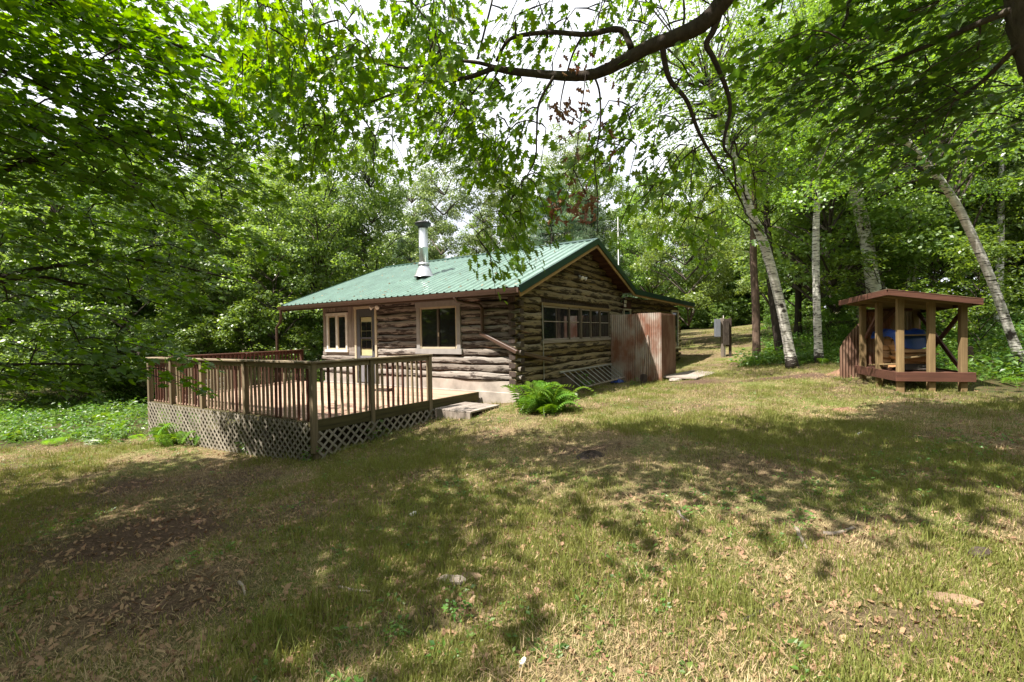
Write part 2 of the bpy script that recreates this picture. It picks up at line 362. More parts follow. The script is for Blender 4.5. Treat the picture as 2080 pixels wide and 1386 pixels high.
def dirt(x, y):
    def bl(cx, cy, rx, ry): return np.clip(1.25-np.hypot((x-cx)/rx, (y-cy)/ry), 0, 1)
    d = bl(5.4, 13.3, 1.1, .8)+bl(6.9, 12.6, 1.2, .45)+bl(8.0, 12.4, .8, .6)+bl(1.15, 6.3, .8, .35)*.8+bl(2.9, 3.6, .6, .25)*.7+bl(-2.5, 3.4, 1.0, .5)*.6+bl(3.1, 8.6, .5, .3)*.5+bl(-3.4, 4.6, 2.2, .7)*.45+bl(-5.2, 6.8, 2.6, .6)*.4+bl(-2.2, 2.9, 1.6, .4)*.45+bl(-.4, 2.6, .5, .2)*.7+bl(1.9, 2.3, .9, .3)*.7+bl(1.0, 5.2, .6, .3)*.6+bl(3.6, 5.6, .8, .3)*.5
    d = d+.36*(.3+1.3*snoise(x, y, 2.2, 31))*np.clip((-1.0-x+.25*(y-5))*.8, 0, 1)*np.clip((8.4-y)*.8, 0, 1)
    for (cx, cy) in ((11.2, 27.5), (13, 32), (15.2, 37), (18, 42)): d = d+bl(cx, cy, 1.6, 2.6)*.8
    return np.clip(d, 0, 1)
def grid_axis(lo, hi, near_lo, near_hi, step, nfar):
    a = np.arange(near_lo, near_hi+1e-6, step); l = near_lo-(near_lo-lo)*np.linspace(1, 0, nfar, endpoint=False)**2.2; r = near_hi+(hi-near_hi)*np.linspace(0, 1, nfar+1)[1:]**2.2
    return np.r_[l, a, r]
gx = grid_axis(-150, 150, -14, 16, .16, 26); gy = grid_axis(-60, 170, -1, 22, .16, 30)
XX, YY = np.meshgrid(gx, gy); GZ = np.concatenate([gz(XX[i:i+20], YY[i:i+20]) for i in range(0, len(gy), 20)])
nx, ny = len(gx), len(gy); ii = np.arange(nx*ny).reshape(ny, nx)
fq = np.stack([ii[:-1, :-1], ii[:-1, 1:], ii[1:, 1:], ii[1:, :-1]], -1).reshape(-1, 4)
def groundmat():
    m = NT('ground_cover')
    lw = m.n('Attribute', attribute_name='lawn').outputs['Fac']; dt = m.n('Attribute', attribute_name='dirt').outputs['Fac']
    p = m.coords((1, 1, 1), False, False)
    a = m.noise(p, 1.1, 5); b = m.noise(p, 9., 6, .7); c = m.noise(p, 42., 5, .75); e = m.noise(p, .45, 3)
    straw = m.ramp(c, [(.3, (.07, .05, .028)), (.5, (.19, .14, .08)), (.72, (.39, .30, .18))])
    green = m.ramp(c, [(.3, (.045, .065, .014)), (.55, (.115, .145, .032)), (.75, (.21, .235, .065))])
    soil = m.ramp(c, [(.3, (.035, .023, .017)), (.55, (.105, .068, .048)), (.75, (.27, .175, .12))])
    col = m.mix(m.ramp(m.math('ADD', a, m.math('MULTIPLY', m.math('SUBTRACT', b, .5), .7)), [(.38, (0, 0, 0)), (.60, (.9, .9, .9))]), straw, green)
    col = m.mix(m.ramp(m.math('ADD', m.math('MULTIPLY', e, .5), m.math('MULTIPLY', b, .5)), [(.48, (0, 0, 0)), (.58, (.9, .9, .9))]), col, soil)
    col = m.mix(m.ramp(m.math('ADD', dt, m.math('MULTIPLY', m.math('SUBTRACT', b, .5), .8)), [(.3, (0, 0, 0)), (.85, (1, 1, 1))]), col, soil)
    forest = m.mix(m.ramp(b, [(.4, (0, 0, 0)), (.65, (1, 1, 1))]), m.ramp(c, [(.3, (.03, .02, .013)), (.7, (.11, .07, .042))]), (.045, .07, .02))
    col = m.mix(lw, forest, col)
    return m.principled(col, .95, 0, .08, m.math('ADD', m.math('MULTIPLY', c, .5), b), .9, .04)
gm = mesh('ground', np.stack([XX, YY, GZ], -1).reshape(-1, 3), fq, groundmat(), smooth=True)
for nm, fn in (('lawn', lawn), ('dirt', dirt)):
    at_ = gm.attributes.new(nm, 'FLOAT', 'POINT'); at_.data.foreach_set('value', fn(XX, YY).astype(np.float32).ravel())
tag(obj('ground', gm), kind='structure')

# ------------------------------------------------------------------ the log cabin
cabin = thing('log_cabin', 'weathered log cabin with green metal roof behind the railed deck', 'cabin', HO, ANG)
def log_mesh(ln, h, d, seed, n0=False, n1=False, mats=None):
    r = np.random.default_rng(seed); ns = max(4, int(ln/.22)); xs = np.linspace(0, ln, ns+1)
    if n0: xs[1] = .17
    if n1: xs[-2] = ln-.17
    prof = np.array([(d, -.5), (.015, -.5), (-.014, -.30), (-.020, .05), (-.010, .33), (.02, .5), (d, .5)])
    ph = r.uniform(0, 6.28, 6); V = []; k = len(prof)
    for i, x in enumerate(xs):
        lo = .014*math.sin(x*3.1+ph[0])+.010*math.sin(x*8.3+ph[1])+r.normal(0, .006); hi = .014*math.sin(x*2.7+ph[2])+.010*math.sin(x*7.1+ph[3])+r.normal(0, .006)
        b = .010*math.sin(x*1.9+ph[4])+r.normal(0, .004); hs = h
        if (n0 and i <= 1) or (n1 and i >= ns-1): hs = h*.62; lo *= .3; hi *= .3
        for (y, z) in prof: V.append((x, y+(b if y < .1 else 0), z*hs+(lo if z < 0 else hi)*min(1, abs(z)*2)))
    Fc = []; mi = []
    for i in range(ns):
        for j in range(k): j2 = (j+1) % k; Fc.append([i*k+j, i*k+j2, (i+1)*k+j2, (i+1)*k+j]); mi.append(0)
    Fc.append(list(range(k))[::-1]); Fc.append([ns*k+j for j in range(k)]); mi += [1, 1]
    me = mesh('log', V, Fc, mats, mi)
    import bmesh as bm_
    b_ = bm_.new(); b_.from_mesh(me); bm_.ops.recalc_face_normals(b_, faces=b_.faces); b_.to_mesh(me); b_.free()
    return me
seed = [100]
def put_log(wall, a, b, z, h, n0=False, n1=False, parent=cabin, org=(0, 0), off=0.):
    seed[0] += 1; gable = wall == 'g'
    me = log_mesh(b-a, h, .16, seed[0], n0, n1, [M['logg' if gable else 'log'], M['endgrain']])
    if gable: return obj('log', me, parent, (org[0]+off, org[1]+a, z), (0, 0, math.pi/2))
    return obj('log', me, parent, (a, off, z))
def segs(a, b, z, h, holes):
    out = [(a, b)]
    for (u0, u1, z0, z1) in holes:
        if z+h/2-.03 > z0 and z-h/2+.03 < z1:
            nw = []
            for (s, e) in out:
                if u1 <= s or u0 >= e: nw.append((s, e)); continue
                if u0-s > .05: nw.append((s, u0))
                if e-u1 > .05: nw.append((u1, e))
            out = nw
    return out
LX = -6.98
FH = [(-5.50, -4.58, -.1, 2.16), (-3.05, -1.59, .87, 2.17), (LX-.2, -5.50, .82, 2.4)]
pit = .187
for i in range(11):
    z = .25+pit*(i+.5); h = .180
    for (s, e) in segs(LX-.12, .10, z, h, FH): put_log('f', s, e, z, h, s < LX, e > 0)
def zroof(y): return 2.33+.39*(y+.5) if y < 3.83 else 4.02-.357*(y-3.83)
GH = [(1.15, 5.72, 1.10, 2.10)]
for i in range(20):
    z = .25-pit/2+pit*(i+.5); h = .181
    if z > 3.75: break
    a, b = -.10, 7.12
    if z > 2.1:
        a = max(a, (z+.20-2.33)/.39-.5); b = min(b, 3.83+(4.02-z-.20)/.357)
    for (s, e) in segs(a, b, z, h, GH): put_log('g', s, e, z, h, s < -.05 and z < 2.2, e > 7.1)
# dark chinking core behind the logs, with concrete footing
mb = MB(); mb.box(LX, -.16, .05, .16, .24, 2.36)
mb.v += []; mb.build('chinking', M['chink'], cabin)
mb = MB(); n = len(mb.v)
gp = [(-.06, .05), (-.06, 7.1), (-.06, 7.05)]
pr = [(.05, .2), (7.1, .2), (7.1, zroof(7.1)-.2), (3.83, 3.80), (.05, zroof(.05)-.17)]
mb.add([(-.05, y, z) for y, z in pr]+[(-.16, y, z) for y, z in pr], [[0, 1, 2, 3, 4], [9, 8, 7, 6, 5]]+[[i, (i+1) % 5, 5+(i+1) % 5, 5+i] for i in range(5)]); mb.build('gable_chinking', M['chink'], cabin)
mb = MB(); mb.box(LX, .0, .012, .2, -1.2, .25); mb.box(LX, .06, -.05, .0, -1.2, -.005, b=.008); mb.build('footing', M['conc'], cabin)
box('footing', -.16, .006, .21, 7.1, -1.2, .155, M['concd'], cabin)
box('rear_wall', LX, -.2, 7.0, 7.12, -.8, 2.5, M['logg'], cabin); box('side_wall', LX, LX+.16, .2, 7.0, -.8, 2.4, M['log'], cabin)
# planked bay round the small window
xs = np.linspace(LX-.02, -5.52, 11)
for a, b in zip(xs[:-1], xs[1:]):
    z1 = 2.28
    if b > -6.8 and a < -5.84:
        box('plank', a+.004, b-.004, -.005, .05, 2.08, z1, M['board'], cabin)
        continue
    box('plank', a+.004, b-.004, -.005-random.random()*.012, .05, .84, z1, M['board'], cabin)
box('plank', LX-.02, -5.52, -.028, .01, .80, .90, M['boardx'], cabin)
box('wall_plate', LX-.3, .1, -.02, .05, 2.30, 2.40, M['soffit'], cabin)
# small white double window
def window(x0, x1, z0, z1, parent, name='window', label=None):
    o = bpy.data.objects.new(name, None); COL.objects.link(o); o.parent = parent; o.location = (x0, 0, z0)
    if label: o['label'] = label
    return o
wn = window(-6.80, -5.84, .90, 2.06, cabin, label='white double casement window')
W_, H_ = .96, 1.12
for a, b in ((0, .07), (.44, .52), (W_-.07, W_)): box('frame', a, b, -.035, .03, .06, H_-.06, M['white'], wn)
box('frame', -.02, W_+.02, -.045, .03, H_-.055, H_+.03, M['white'], wn); box('sill', -.05, W_+.05, -.07, .03, -.02, .055, M['white'], wn)
for a, b in ((.074, .436), (.524, W_-.074)):
    box('pane', a+.03, b-.03, -.004, .012, .10, H_-.10, M['glass'], wn, .001)
    for q in ((a, a+.028, .062, H_-.062), (b-.028, b, .062, H_-.062)): box('sash', q[0], q[1], -.02, .02, q[2], q[3], M['tan'], wn, .002)
    for q in ((a+.03, b-.03, .062, .098), (a+.03, b-.03, H_-.098, H_-.062)): box('sash', q[0], q[1], -.019, .02, q[2], q[3], M['tan'], wn, .002)
# big sliding window
wb = window(-3.05, -1.59, .86, 2.18, cabin, label='large grey trimmed sliding window'); W_, H_ = 1.46, 1.32
box('trim', 0, .12, -.045, .03, .13, H_-.13, M['greyp'], wb); box('trim', W_-.12, W_, -.045, .03, .13, H_-.13, M['greyp'], wb)
box('trim', -.03, W_+.03, -.052, .03, H_-.128, H_+.01, M['greyp'], wb); box('sill', -.04, W_+.04, -.06, .03, 0, .128, M['greyp'], wb)
for q in ((.124, .160, .132, H_-.132), (W_-.160, W_-.124, .132, H_-.132), (.70, .76, .18, H_-.18)): box('frame', q[0], q[1], -.03, .03, q[2], q[3], M['tan' if abs(q[0]-.7) > .01 else 'mull'], wb, .002)
for q in ((.178, W_-.178, .132, .178), (.178, W_-.178, H_-.178, H_-.132)): box('frame', q[0], q[1], -.029, .03, q[2], q[3], M['tan'], wb, .002)
box('pane', .162, .697, -.002, .012, .18, H_-.18, M['glass'], wb, .001); box('pane', .763, W_-.162, .004, .018, .18, H_-.18, M['glass'], wb, .001); box('latch', .735, .775, -.045, -.031, .44, .54, M['tan'], wb)
# storm door
dr = window(-5.48, -4.60, 0, 2.14, cabin, 'door', 'dark grey storm door with nine pane glass'); W_, H_ = .88, 2.12
for a, b in ((-.03, .05), (W_-.05, W_+.03)): box('frame', a, b, -.04, .04, -.02, H_-.002, M['tan'], dr)
box('frame', -.04, W_+.04, -.045, .04, H_, H_+.07, M['tan'], dr)
box('panel', .055, .19, -.02, .012, .03, H_-.01, M['doorg'], dr); box('panel', W_-.19, W_-.055, -.02, .012, .03, H_-.01, M['doorg'], dr)
box('panel', .194, W_-.194, -.02, .012, H_-.22, H_-.01, M['doorg'], dr); box('kick_panel', .194, W_-.194, -.022, .012, .03, .78, M['doorlow'], dr)
box('inner_door', .194, W_-.194, .02, .04, .785, 1.88, M['doorin'], dr); box('rail', .194, W_-.194, -.012, .012, 1.26, 1.31, M['doorg'], dr)
for i in range(2):
    for j in range(4):
        if j == 0: continue
        box('pane', .23+.21*i, .23+.21*i+.195, .005, .015, .85+.255*j-.12, .85+.255*j+.12, M['glass'], dr, .001)
box('handle', W_-.13, W_-.10, -.06, -.022, .92, 1.08, M['black'], dr)
# gable window band: four casements in weathered frames
gw = bpy.data.objects.new('window', None); COL.objects.link(gw); gw.parent = cabin; gw.location = (0, 1.15, 1.10); gw.rotation_euler = (0, 0, math.pi/2); gw['label'] = 'long band of dark casement windows under the gable'
W_, H_ = 4.57, 1.0
box('frame', -.05, W_+.05, -.05, .03, H_-.075, H_+.0, M['ptpostx'], gw); box('sill', -.05, W_+.05, -.06, .03, -.02, .06, M['boardx'], gw)
for a in (0, 1.5, 2.2, 2.98, 3.72, W_-.06):
    wd = .12 if a == 2.2 else .055
    box('mullion', a, a+wd, -.04 if wd < .1 else -.055, .03, .062, H_-.077, M['boardd'], gw)
cuts = [0, 1.5, 2.2, 2.98, 3.72, W_-.06]
for a, b in zip(cuts[:-1], cuts[1:]):
    a2 = a+(.12 if a == 2.2 else .055)
    box('pane', a2+.03, b-.03, -.002, .012, .10, H_-.12, M['glass'], gw, .001); box('muntin', a2+.002, b-.002, -.014, .004-.001, .52, .545, M['boardx'], gw, .002)
    if b-a > 1.2: box('muntin', (a2+b)/2-.012, (a2+b)/2+.012, -.013, .002, .1, H_-.12, M['boardd'], gw, .002)
    for q in ((.063, .098), (H_-.118, H_-.079)): box('sash', a2+.002, b-.002, -.02, .02, q[0], q[1], M['boardx'], gw, .002)
# roof ------------------------------------------------------------
roof = bpy.data.objects.new('roof', None); COL.objects.link(roof); roof.parent = cabin
def roof_panel(x0, wd, p0, p1, m, parent, name='roof_panel', ribs=4):
    p0 = np.array(p0); p1 = np.array(p1); d = p1-p0; d = d/np.linalg.norm(d); nrm = np.array([-d[1], d[0]])
    if nrm[1] < 0: nrm = -nrm
    pf = [(0, 0)]; st = wd/ribs
    for i in range(ribs):
        c = st*(i+.5); hgt = .026
        pf += [(c-.038, 0), (c-.014, hgt), (c+.014, hgt), (c+.038, 0)]
    pf.append((wd-.0015, 0)); V = []; k = len(pf)
    for pp in (p0, p1):
        for th in (0, -.006):
            for (x, h) in pf: q = pp+nrm*(h+th); V.append((x0+x, q[0], q[1]))
    Fc = []
    for i in range(k-1): Fc += [[i, i+1, 2*k+i+1, 2*k+i], [k+i+1, k+i, 3*k+i, 3*k+i+1], [i+1, i, k+i, k+i+1], [2*k+i, 2*k+i+1, 3*k+i+1, 3*k+i]]
    Fc += [[0, 2*k, 3*k, k], [k-1, 2*k-1, 4*k-1, 3*k-1]]
    me = mesh(name, V, Fc, m)
    return obj(name, me, parent)
RX0, RX1 = -8.36, .42; E0 = (-.52, 2.33); RG = (3.83, 4.02); E1 = (7.30, 2.79); npn = 10; wd = (RX1-RX0)/npn
for i in range(npn):
    roof_panel(RX0+wd*i, wd, E0, RG, M['roof'], roof); roof_panel(RX0+wd*i, wd, E1, RG, M['roof'], roof)
mb = MB(); mb.add([(x, RG[0]+y, RG[1]+z) for x in (RX0-.01, RX1+.015) for (y, z) in ((-.16, -.025), (0, .045), (.16, -.02), (.16, -.035), (0, .03), (-.16, -.04))], [[0, 1, 7, 6], [1, 2, 8, 7], [2, 3, 9, 8], [3, 4, 10, 9], [4, 5, 11, 10], [5, 0, 6, 11], [0, 1, 2, 3, 4, 5], [6, 7, 8, 9, 10, 11]]); mb.build('ridge_cap', M['trim'], roof)
def rake(x, y0, z0, y1, z1):
    n = np.array([-(z1-z0), y1-y0]); n = n/np.linalg.norm(n); n = n if n[1] > 0 else -n
    for nm, t0, t1, xa, xb, m in (('rake_trim', .035, -.13, x-.02, x+.02, 'trim'), ('fascia', -.09, -.22, x-.055, x-.022, 'fascia')):
        P = [(y0+n[0]*t, z0+n[1]*t) for t in (t0, t1)]+[(y1+n[0]*t, z1+n[1]*t) for t in (t1, t0)]
        b_ = MB(); b_.add([(xx, y, z) for xx in (xa, xb) for y, z in P], [[0, 1, 2, 3], [7, 6, 5, 4]]+[[i, (i+1) % 4, 4+(i+1) % 4, 4+i] for i in range(4)])
        b_.build(nm, M[m], roof)
for x in (RX1, RX0+.02): rake(x, E0[0], E0[1], RG[0]-.004, RG[1]); rake(x, RG[0]+.004, RG[1], E1[0]-.03, E1[1]+.01)
# soffit boards under the gable overhang and sheathing
for (a, b) in ((E0, RG), (E1, RG)):
    a = np.array(a); b = np.array(b); ln = np.linalg.norm(b-a); d = (b-a)/ln; nb = int(ln/.17)
    for i in range(nb):
        p = a+d*(i+.5)*ln/nb; dn = -.075-.008*(i % 2)
        nrm = np.array([-d[1], d[0]]); nrm = nrm if nrm[1] > 0 else -nrm; q = p+nrm*dn
        o = box('soffit_board', -.2, .345, -ln/nb/2+.005, ln/nb/2-.005, -.011, .011, M['soffit'], roof, .003)
        o.location = (.07, q[0], q[1]); o.rotation_euler = (math.atan2(d[1], d[0]) if d[0] > 0 else math.atan2(-d[1], -d[0]), 0, 0)
mb = MB()
for (a, b) in ((E0, RG), (E1, RG)):
    a = np.array(a); b = np.array(b); mb.add([(x, q[0], q[1]-t) for x in (RX0+.06, -.25) for q in (a, b) for t in (.02, .06)], [[0, 1, 3, 2], [4, 6, 7, 5], [0, 4, 5, 1], [2, 3, 7, 6], [0, 2, 6, 4], [1, 5, 7, 3]])
mb.build('sheathing', M['soffit'], roof)
for i in range(15):
    x = RX0+.25+i*.585
    bar('rafter', (x, -.47, 2.24), (x, .6, 2.66), .045, .10, M['soffit'], roof)
# gutter, downspouts
gut = MB(); pf = [(.0, .10), (.0, -.01), (-.075, -.01), (-.10, .05), (-.115, .10), (-.105, .10), (-.09, .05), (-.07, .0), (-.01, .0), (-.01, .10)]
k = len(pf); gut.add([(x, -.53+y, 2.205+z) for x in (RX0-.03, RX1-.03) for y, z in pf], [[i, (i+1) % k, k+(i+1) % k, k+i] for i in range(k)]+[list(range(k)), [k+i for i in range(k)]])
gut.build('gutter', M['gutter'], cabin)
box('eave_fascia', RX0, RX1-.04, -.522, -.50, 2.15, 2.31, M['gutter'], cabin)
def downspout(pts, r=.042, name='downspout'):
    b_ = MB(); b_.tube(pts, r, 8); return b_.build(name, M['gutter'], cabin)
downspout([(-8.3, -.58, 2.2), (-8.3, -.57, 2.08), (-8.42, -.50, 1.93), (-8.62, -.42, 1.80), (-8.84, -.40, 1.66), (-8.84, -.40, -.2)])
downspout([(-1.30, -.58, 2.2), (-1.30, -.52, 2.12), (-1.18, -.30, 2.07), (-.95, -.12, 2.03), (-.88, -.10, 1.95), (-.88, -.10, 1.38)])
bar('spout_extension', (-.93, -.12, 1.37), (.07, -.10, .92), .10, .085, M['gutter'], cabin, .01); bar('spout_extension', (.02, -.11, .935), (.14, 1.44, .66), .10, .085, M['gutter'], cabin, .01)
# chimney flue through the front slope
ch = bpy.data.objects.new('chimney', None); COL.objects.link(ch); ch.parent = cabin; ch.location = (-3.98, 1.27, 3.03)
mb = MB(); mb.lathe([(.30, .02), (.27, .07), (.19, .26), (.155, .31), (.15, .36), (.13, .37)], sides=24); mb.build('flashing', M['galv'], ch, True)
mb = MB(); mb.lathe([(.17, .36), (.175, .40), (.155, .43), (.132, .44)], sides=24); mb.build('storm_collar', M['galv'], ch, True)
mb = MB(); mb.lathe([(.130, .30), (.130, .86), (.138, .865), (.138, .885), (.130, .89), (.130, 1.46)], sides=24); mb.build('flue_pipe', M['galv'], ch, True)
mb = MB(); mb.lathe([(.14, 1.44), (.15, 1.50), (.20, 1.52), (.235, 1.57), (.235, 1.60), (.16, 1.64), (.02, 1.655)], sides=24); mb.build('rain_cap', M['black'], ch, True)
# flood lights
def flood(loc, rz):
    e = bpy.data.objects.new('flood_light', None); COL.objects.link(e); e.parent = cabin; e.location = loc; e.rotation_euler = (0, 0, rz)
    b_ = MB(); b_.lathe([(.0, 0), (.055, 0), (.055, .03), (0, .03)], sides=12); o = b_.build('base', M['greyp'], e); o.rotation_euler = (rad(90), 0, 0)
    for s in (-1, 1):
        b_ = MB(); b_.lathe([(.0, -.02), (.03, -.02), (.03, .05), (.06, .11), (.06, .125), (.0, .115)], sides=14)
        o = b_.build('lamp_head', M['white'], e, True); o.location = (s*.09, -.07, -.01); o.rotation_euler = (rad(115), 0, s*rad(25))
        b_ = MB(); b_.tube([(0, -.02, 0), (s*.06, -.05, .01), (s*.09, -.07, -.01)], .012, 6); b_.build('arm', M['greyp'], e)
flood((-4.48, -.03, 2.17), 0); flood((.03, 3.35, 2.92), rad(90))
# conduit on the gable and a bright tag on the log tail
mb = MB(); mb.tube([(.045, 1.12, 2.08), (.05, 1.13, 1.4), (.05, 1.15, .2)], .012, 7); mb.build('conduit', M['galvdull'], cabin)
box('meter_tag', .03, .045, 7.16, 7.42, 2.36, 2.46, M['white'], cabin); box('meter_tag', .03, .045, 7.14, 7.36, 2.22, 2.33, M['white'], cabin)
# rear addition under a low roof
add = bpy.data.objects.new('addition', None); COL.objects.link(add); add.parent = cabin; add.location = (0, 7.26, 0); add.rotation_euler = (0, 0, rad(-6))
for i in range(14):
    z = -.2+.2*(i+.5)
    if z > 2.5: break
    h = .185; me = log_mesh(4.15 if .6 < z < 2.2 else 5.35, h, .16, 900+i, True, True, [M['logg'], M['endgrain']]); obj('log', me, add, (0, .55 if z < 2.3 else .05, z), (0, 0, math.pi/2))
    if .6 < z < 2.2:
        me = log_mesh(.28, h, .16, 950+i, False, True, [M['logg'], M['endgrain']]); obj('log', me, add, (0, 5.62, z), (0, 0, math.pi/2))
mb = MB(); mb.box(-4.5, -.06, 0.15, 5.8, -1, 2.42); mb.build('chinking', M['chink'], add)
box('door', -.05, .0, -.02, .46, -.2, 2.05, M['trim'], add); box('door_frame', -.04, .03, -.09, -.025, -.2, 2.1, M['tan'], add); box('door_frame', -.04, .03, .465, .53, -.2, 2.1, M['tan'], add); box('door_frame', -.04, .035, -.095, .535, 2.105, 2.16, M['tan'], add)
box('lintel', -.04, .02, -.1, .55, 2.17, 2.45, M['soffit'], add)
for q in ((4.74, 4.82), (5.52, 5.60)): box('window_frame', -.03, .035, q[0], q[1], .55, 2.25, M['white'], add)
box('window_frame', -.03, .03, 4.825, 5.515, 2.17, 2.25, M['white'], add); box('window_frame', -.03, .05, 4.825, 5.515, .55, .63, M['white'], add); box('window_pane', -.02, 0, 4.825, 5.515, .635, 2.165, M['glass'], add, .001)
def tilt(y): return 2.79-.034*y
for i in range(7):
    y0, y1 = .02+i*.93, .02+(i+1)*.93-.003
    b_ = MB(); b_.add([(x, y, tilt(y)+zz+t) for x, zz in ((.42, 0), (-4.6, 1.0)) for y in (y0, y1) for t in (0, -.03)], [[0, 2, 6, 4], [1, 5, 7, 3], [0, 1, 3, 2], [4, 6, 7, 5], [0, 4, 5, 1], [2, 3, 7, 6]])
    b_.build('roof_panel', M['roof'], add)
b_ = MB(); b_.add([(x, y, tilt(y)+z) for x in (.42, .46) for y in (0.0, 6.55) for z in (.03, -.14)], [[0, 1, 3, 2], [4, 6, 7, 5], [0, 4, 5, 1], [2, 3, 7, 6], [0, 2, 6, 4], [1, 5, 7, 3]]); b_.build('eave_trim', M['trim'], add)
b_ = MB(); b_.add([(x, y, tilt(y)+z) for x in (.385, .415) for y in (0.0, 6.5) for z in (-.08, -.21)], [[0, 1, 3, 2], [4, 6, 7, 5], [0, 4, 5, 1], [2, 3, 7, 6], [0, 2, 6, 4], [1, 5, 7, 3]]); b_.build('eave_fascia', M['fascia'], add)
b_ = MB(); b_.add([(x, y, tilt(y)+z-.06) for x, z in ((.38, -.02), (-.02, .06)) for y in (.02, 6.5) for t in (0,)], [[0, 1, 3, 2]]); b_.build('soffit', M['soffit'], add)
mb = MB(); mb.lathe([(.16, -.1), (.16, .1), (.06, .12), (.055, .55), (.02, .57), (.018, 2.9), (0, 2.9)], sides=10); mb.build('vent_stack', M['galvdull'], add, True, loc=(-1.2, 2.1, 3.12))
mb = MB(); mb.box(-.32, .32, -.3, .3, 0, .06); mb.build('roof_vent', M['galv'], add, loc=(-1.2, 2.1, 3.06))

# ------------------------------------------------------------------ deck
deck = thing('deck', 'wooden deck with railing and lattice skirt in front of the cabin', 'deck', HO, ANG)
C1 = np.array([-1.28, -4.22]); C2 = np.array([-7.12, -4.38]); C3 = np.array([-8.28, -.25]); C4 = np.array([-1.05, -.12])
def lerp(a, b, t): return a+(b-a)*t
nbd = 28
for i in range(nbd):
    t = (i+.5)/nbd; a = lerp(C2, C3, t); b = lerp(C1, C4, t); y = (a[1]+b[1])/2
    o = bar('deck_board', (a[0], a[1], -.035), (b[0], b[1], -.035), 4.18/nbd-.007, .032, M['deckb'], deck, .003)
def rim(p, q, z0, z1, th, m, name): return bar(name, (p[0], p[1], (z0+z1)/2), (q[0], q[1], (z0+z1)/2), th, z1-z0, m, deck)
off = .03
rim(C1+(off, -off), C2+(-off, -off), -.19, -.055, .04, M['mossb'], 'rim_joist'); rim(C1+(off, -off), C4+(off, 0), -.20, -.012, .045, M['mossb'], 'rim_joist'); rim(C2+(-off, 0), C3+(-off, 0), -.2, -.055, .04, M['mossb'], 'rim_joist')
RH = .93
def railrun(p, q, posts, mt, mpost, flip=0, skipfirst=False):
    p = np.array(p, float); q = np.array(q, float); ln = np.linalg.norm(q-p); d = (q-p)/ln; n_ = np.array([d[1], -d[0]])
    bar('rail_cap', (*(p-d*.05), RH), (*(q+d*.05), RH), .14, .036, mt, deck, .006)
    bar('rail_stringer', (*(p+n_*.0), RH-.065), (*(q+n_*.0), RH-.065), .038, .085, mt, deck)
    for t in posts:
        c = lerp(p, q, t); o = box('post', -.045, .045, -.045, .045, -.55, RH-.02, mpost, deck, .006); o.location = (c[0], c[1], (RH-.02-.55)/2); o.rotation_euler = (0, 0, math.atan2(d[1], d[0]))
    nb = int(ln/.128)
    for i in range(nb+1):
        t = (i+.5)/(nb+1); c = lerp(p, q, t)
        if min(abs(t-tt)*ln for tt in posts) < .065: continue
        c = c+n_*.038*(1 if not flip else -1)
        mm = mt if mt is M['redwood'] else M['post']
        if mt is not M['redwood'] and random.random() < .22: mm = M['redwoodz']
        o = box('baluster', -.019, .019, -.019, .019, -.20, RH-.03, M['redwoodz'] if mt is M['redwood'] else mm, deck, .003); o.location = (c[0]+random.uniform(-.006, .006), c[1], (RH-.23)/2); o.rotation_euler = (random.uniform(-.012, .012), random.uniform(-.012, .012), math.atan2(d[1], d[0]))
railrun(C1+(.03, -.03), C2+(0, -.03), [0, .335, .60, .82, 1], M['rail'], M['post'])
railrun(C1+(.03, -.03), lerp(C1, C4, .62)+(.03, 0), [.44, 1], M['rail'], M['post'], 1)
railrun(C2+(0, .1), C3+(.05, .3), [.5, 1], M['redwood'], M['redwoodz'])
# lattice skirts, slat by slat, cut to the ground
def lattice(p, q, zt, sl_seed):
    p = np.array(p, float); q = np.array(q, float); ln = np.linalg.norm(q-p); d = (q-p)/ln; n_ = np.array([d[1], -d[0]])
    if n_[1] > 0 and abs(n_[1]) > abs(n_[0]): n_ = -n_
    def zb(u):
        c = p+d*u; wv = HW(c[0], c[1]); return g1(wv[0], wv[1])-HO[2]-.03
    bots = np.array([zb(u) for u in np.linspace(0, ln, 24)]); fb = lambda u: float(np.interp(u, np.linspace(0, ln, 24), bots))
    hmax = zt-bots.min(); st = .142 if sl_seed == 1 else .17
    for lay, sg in ((0, 1), (1, -1)):
        u = -hmax if sg > 0 else 0
        while u < ln+(0 if sg > 0 else hmax):
            # slat from (u, zt) going down along sg
            u0, z0 = u, zt
            if u0 < 0: z0 = zt-(-u0); u0 = 0
            if u0 > ln: z0 = zt-(u0-ln); u0 = ln
            s = 0; uu, zz = u0, z0
            while zz > fb(uu) and 0 <= uu+sg*.03 <= ln: uu += sg*.03; zz -= .03
            if z0-zz > .06 and z0 > fb(u0)+.05:
                a = p+d*u0+n_*(.055+.010*lay); b = p+d*uu+n_*(.055+.010*lay)
                bar('lattice_slat', (*a, z0), (*b, zz), .009, .038, M['slat'], deck, .002)
            u += st
lattice(C1+(.0, -.03), C2+(0, -.03), -.065, 1); lattice(C1+(.03, 0), lerp(C1, C4, .72)+(.03, 0), -.20, 2)
for t in (0, .25, .5, .75, 1):
    c = lerp(C1, C2, t); o = box('support_post', -.045, .045, -.045, .045, -1.2, -.2, M['post'], deck); o.location = (c[0], c[1]+.03, -.7)
# stoop: low planked step at the open end of the deck
st_c = HW(-.60, -1.20); stp = thing('step_platform', 'low grey planked step on the grass beside the deck', 'step', (st_c[0], st_c[1], g1(st_c[0], st_c[1])), ANG)
for i in range(7): box('plank', -.36+i*.135, -.36+i*.135+.125, -.50, .50, .13, .165, M['boardx'], stp)
for y in (-.47, 0, .46): box('bearer', -.34, .56, y-.03, y+.03, -.08, .128, M['endgrain'] if y == 0 else M['board'], stp)
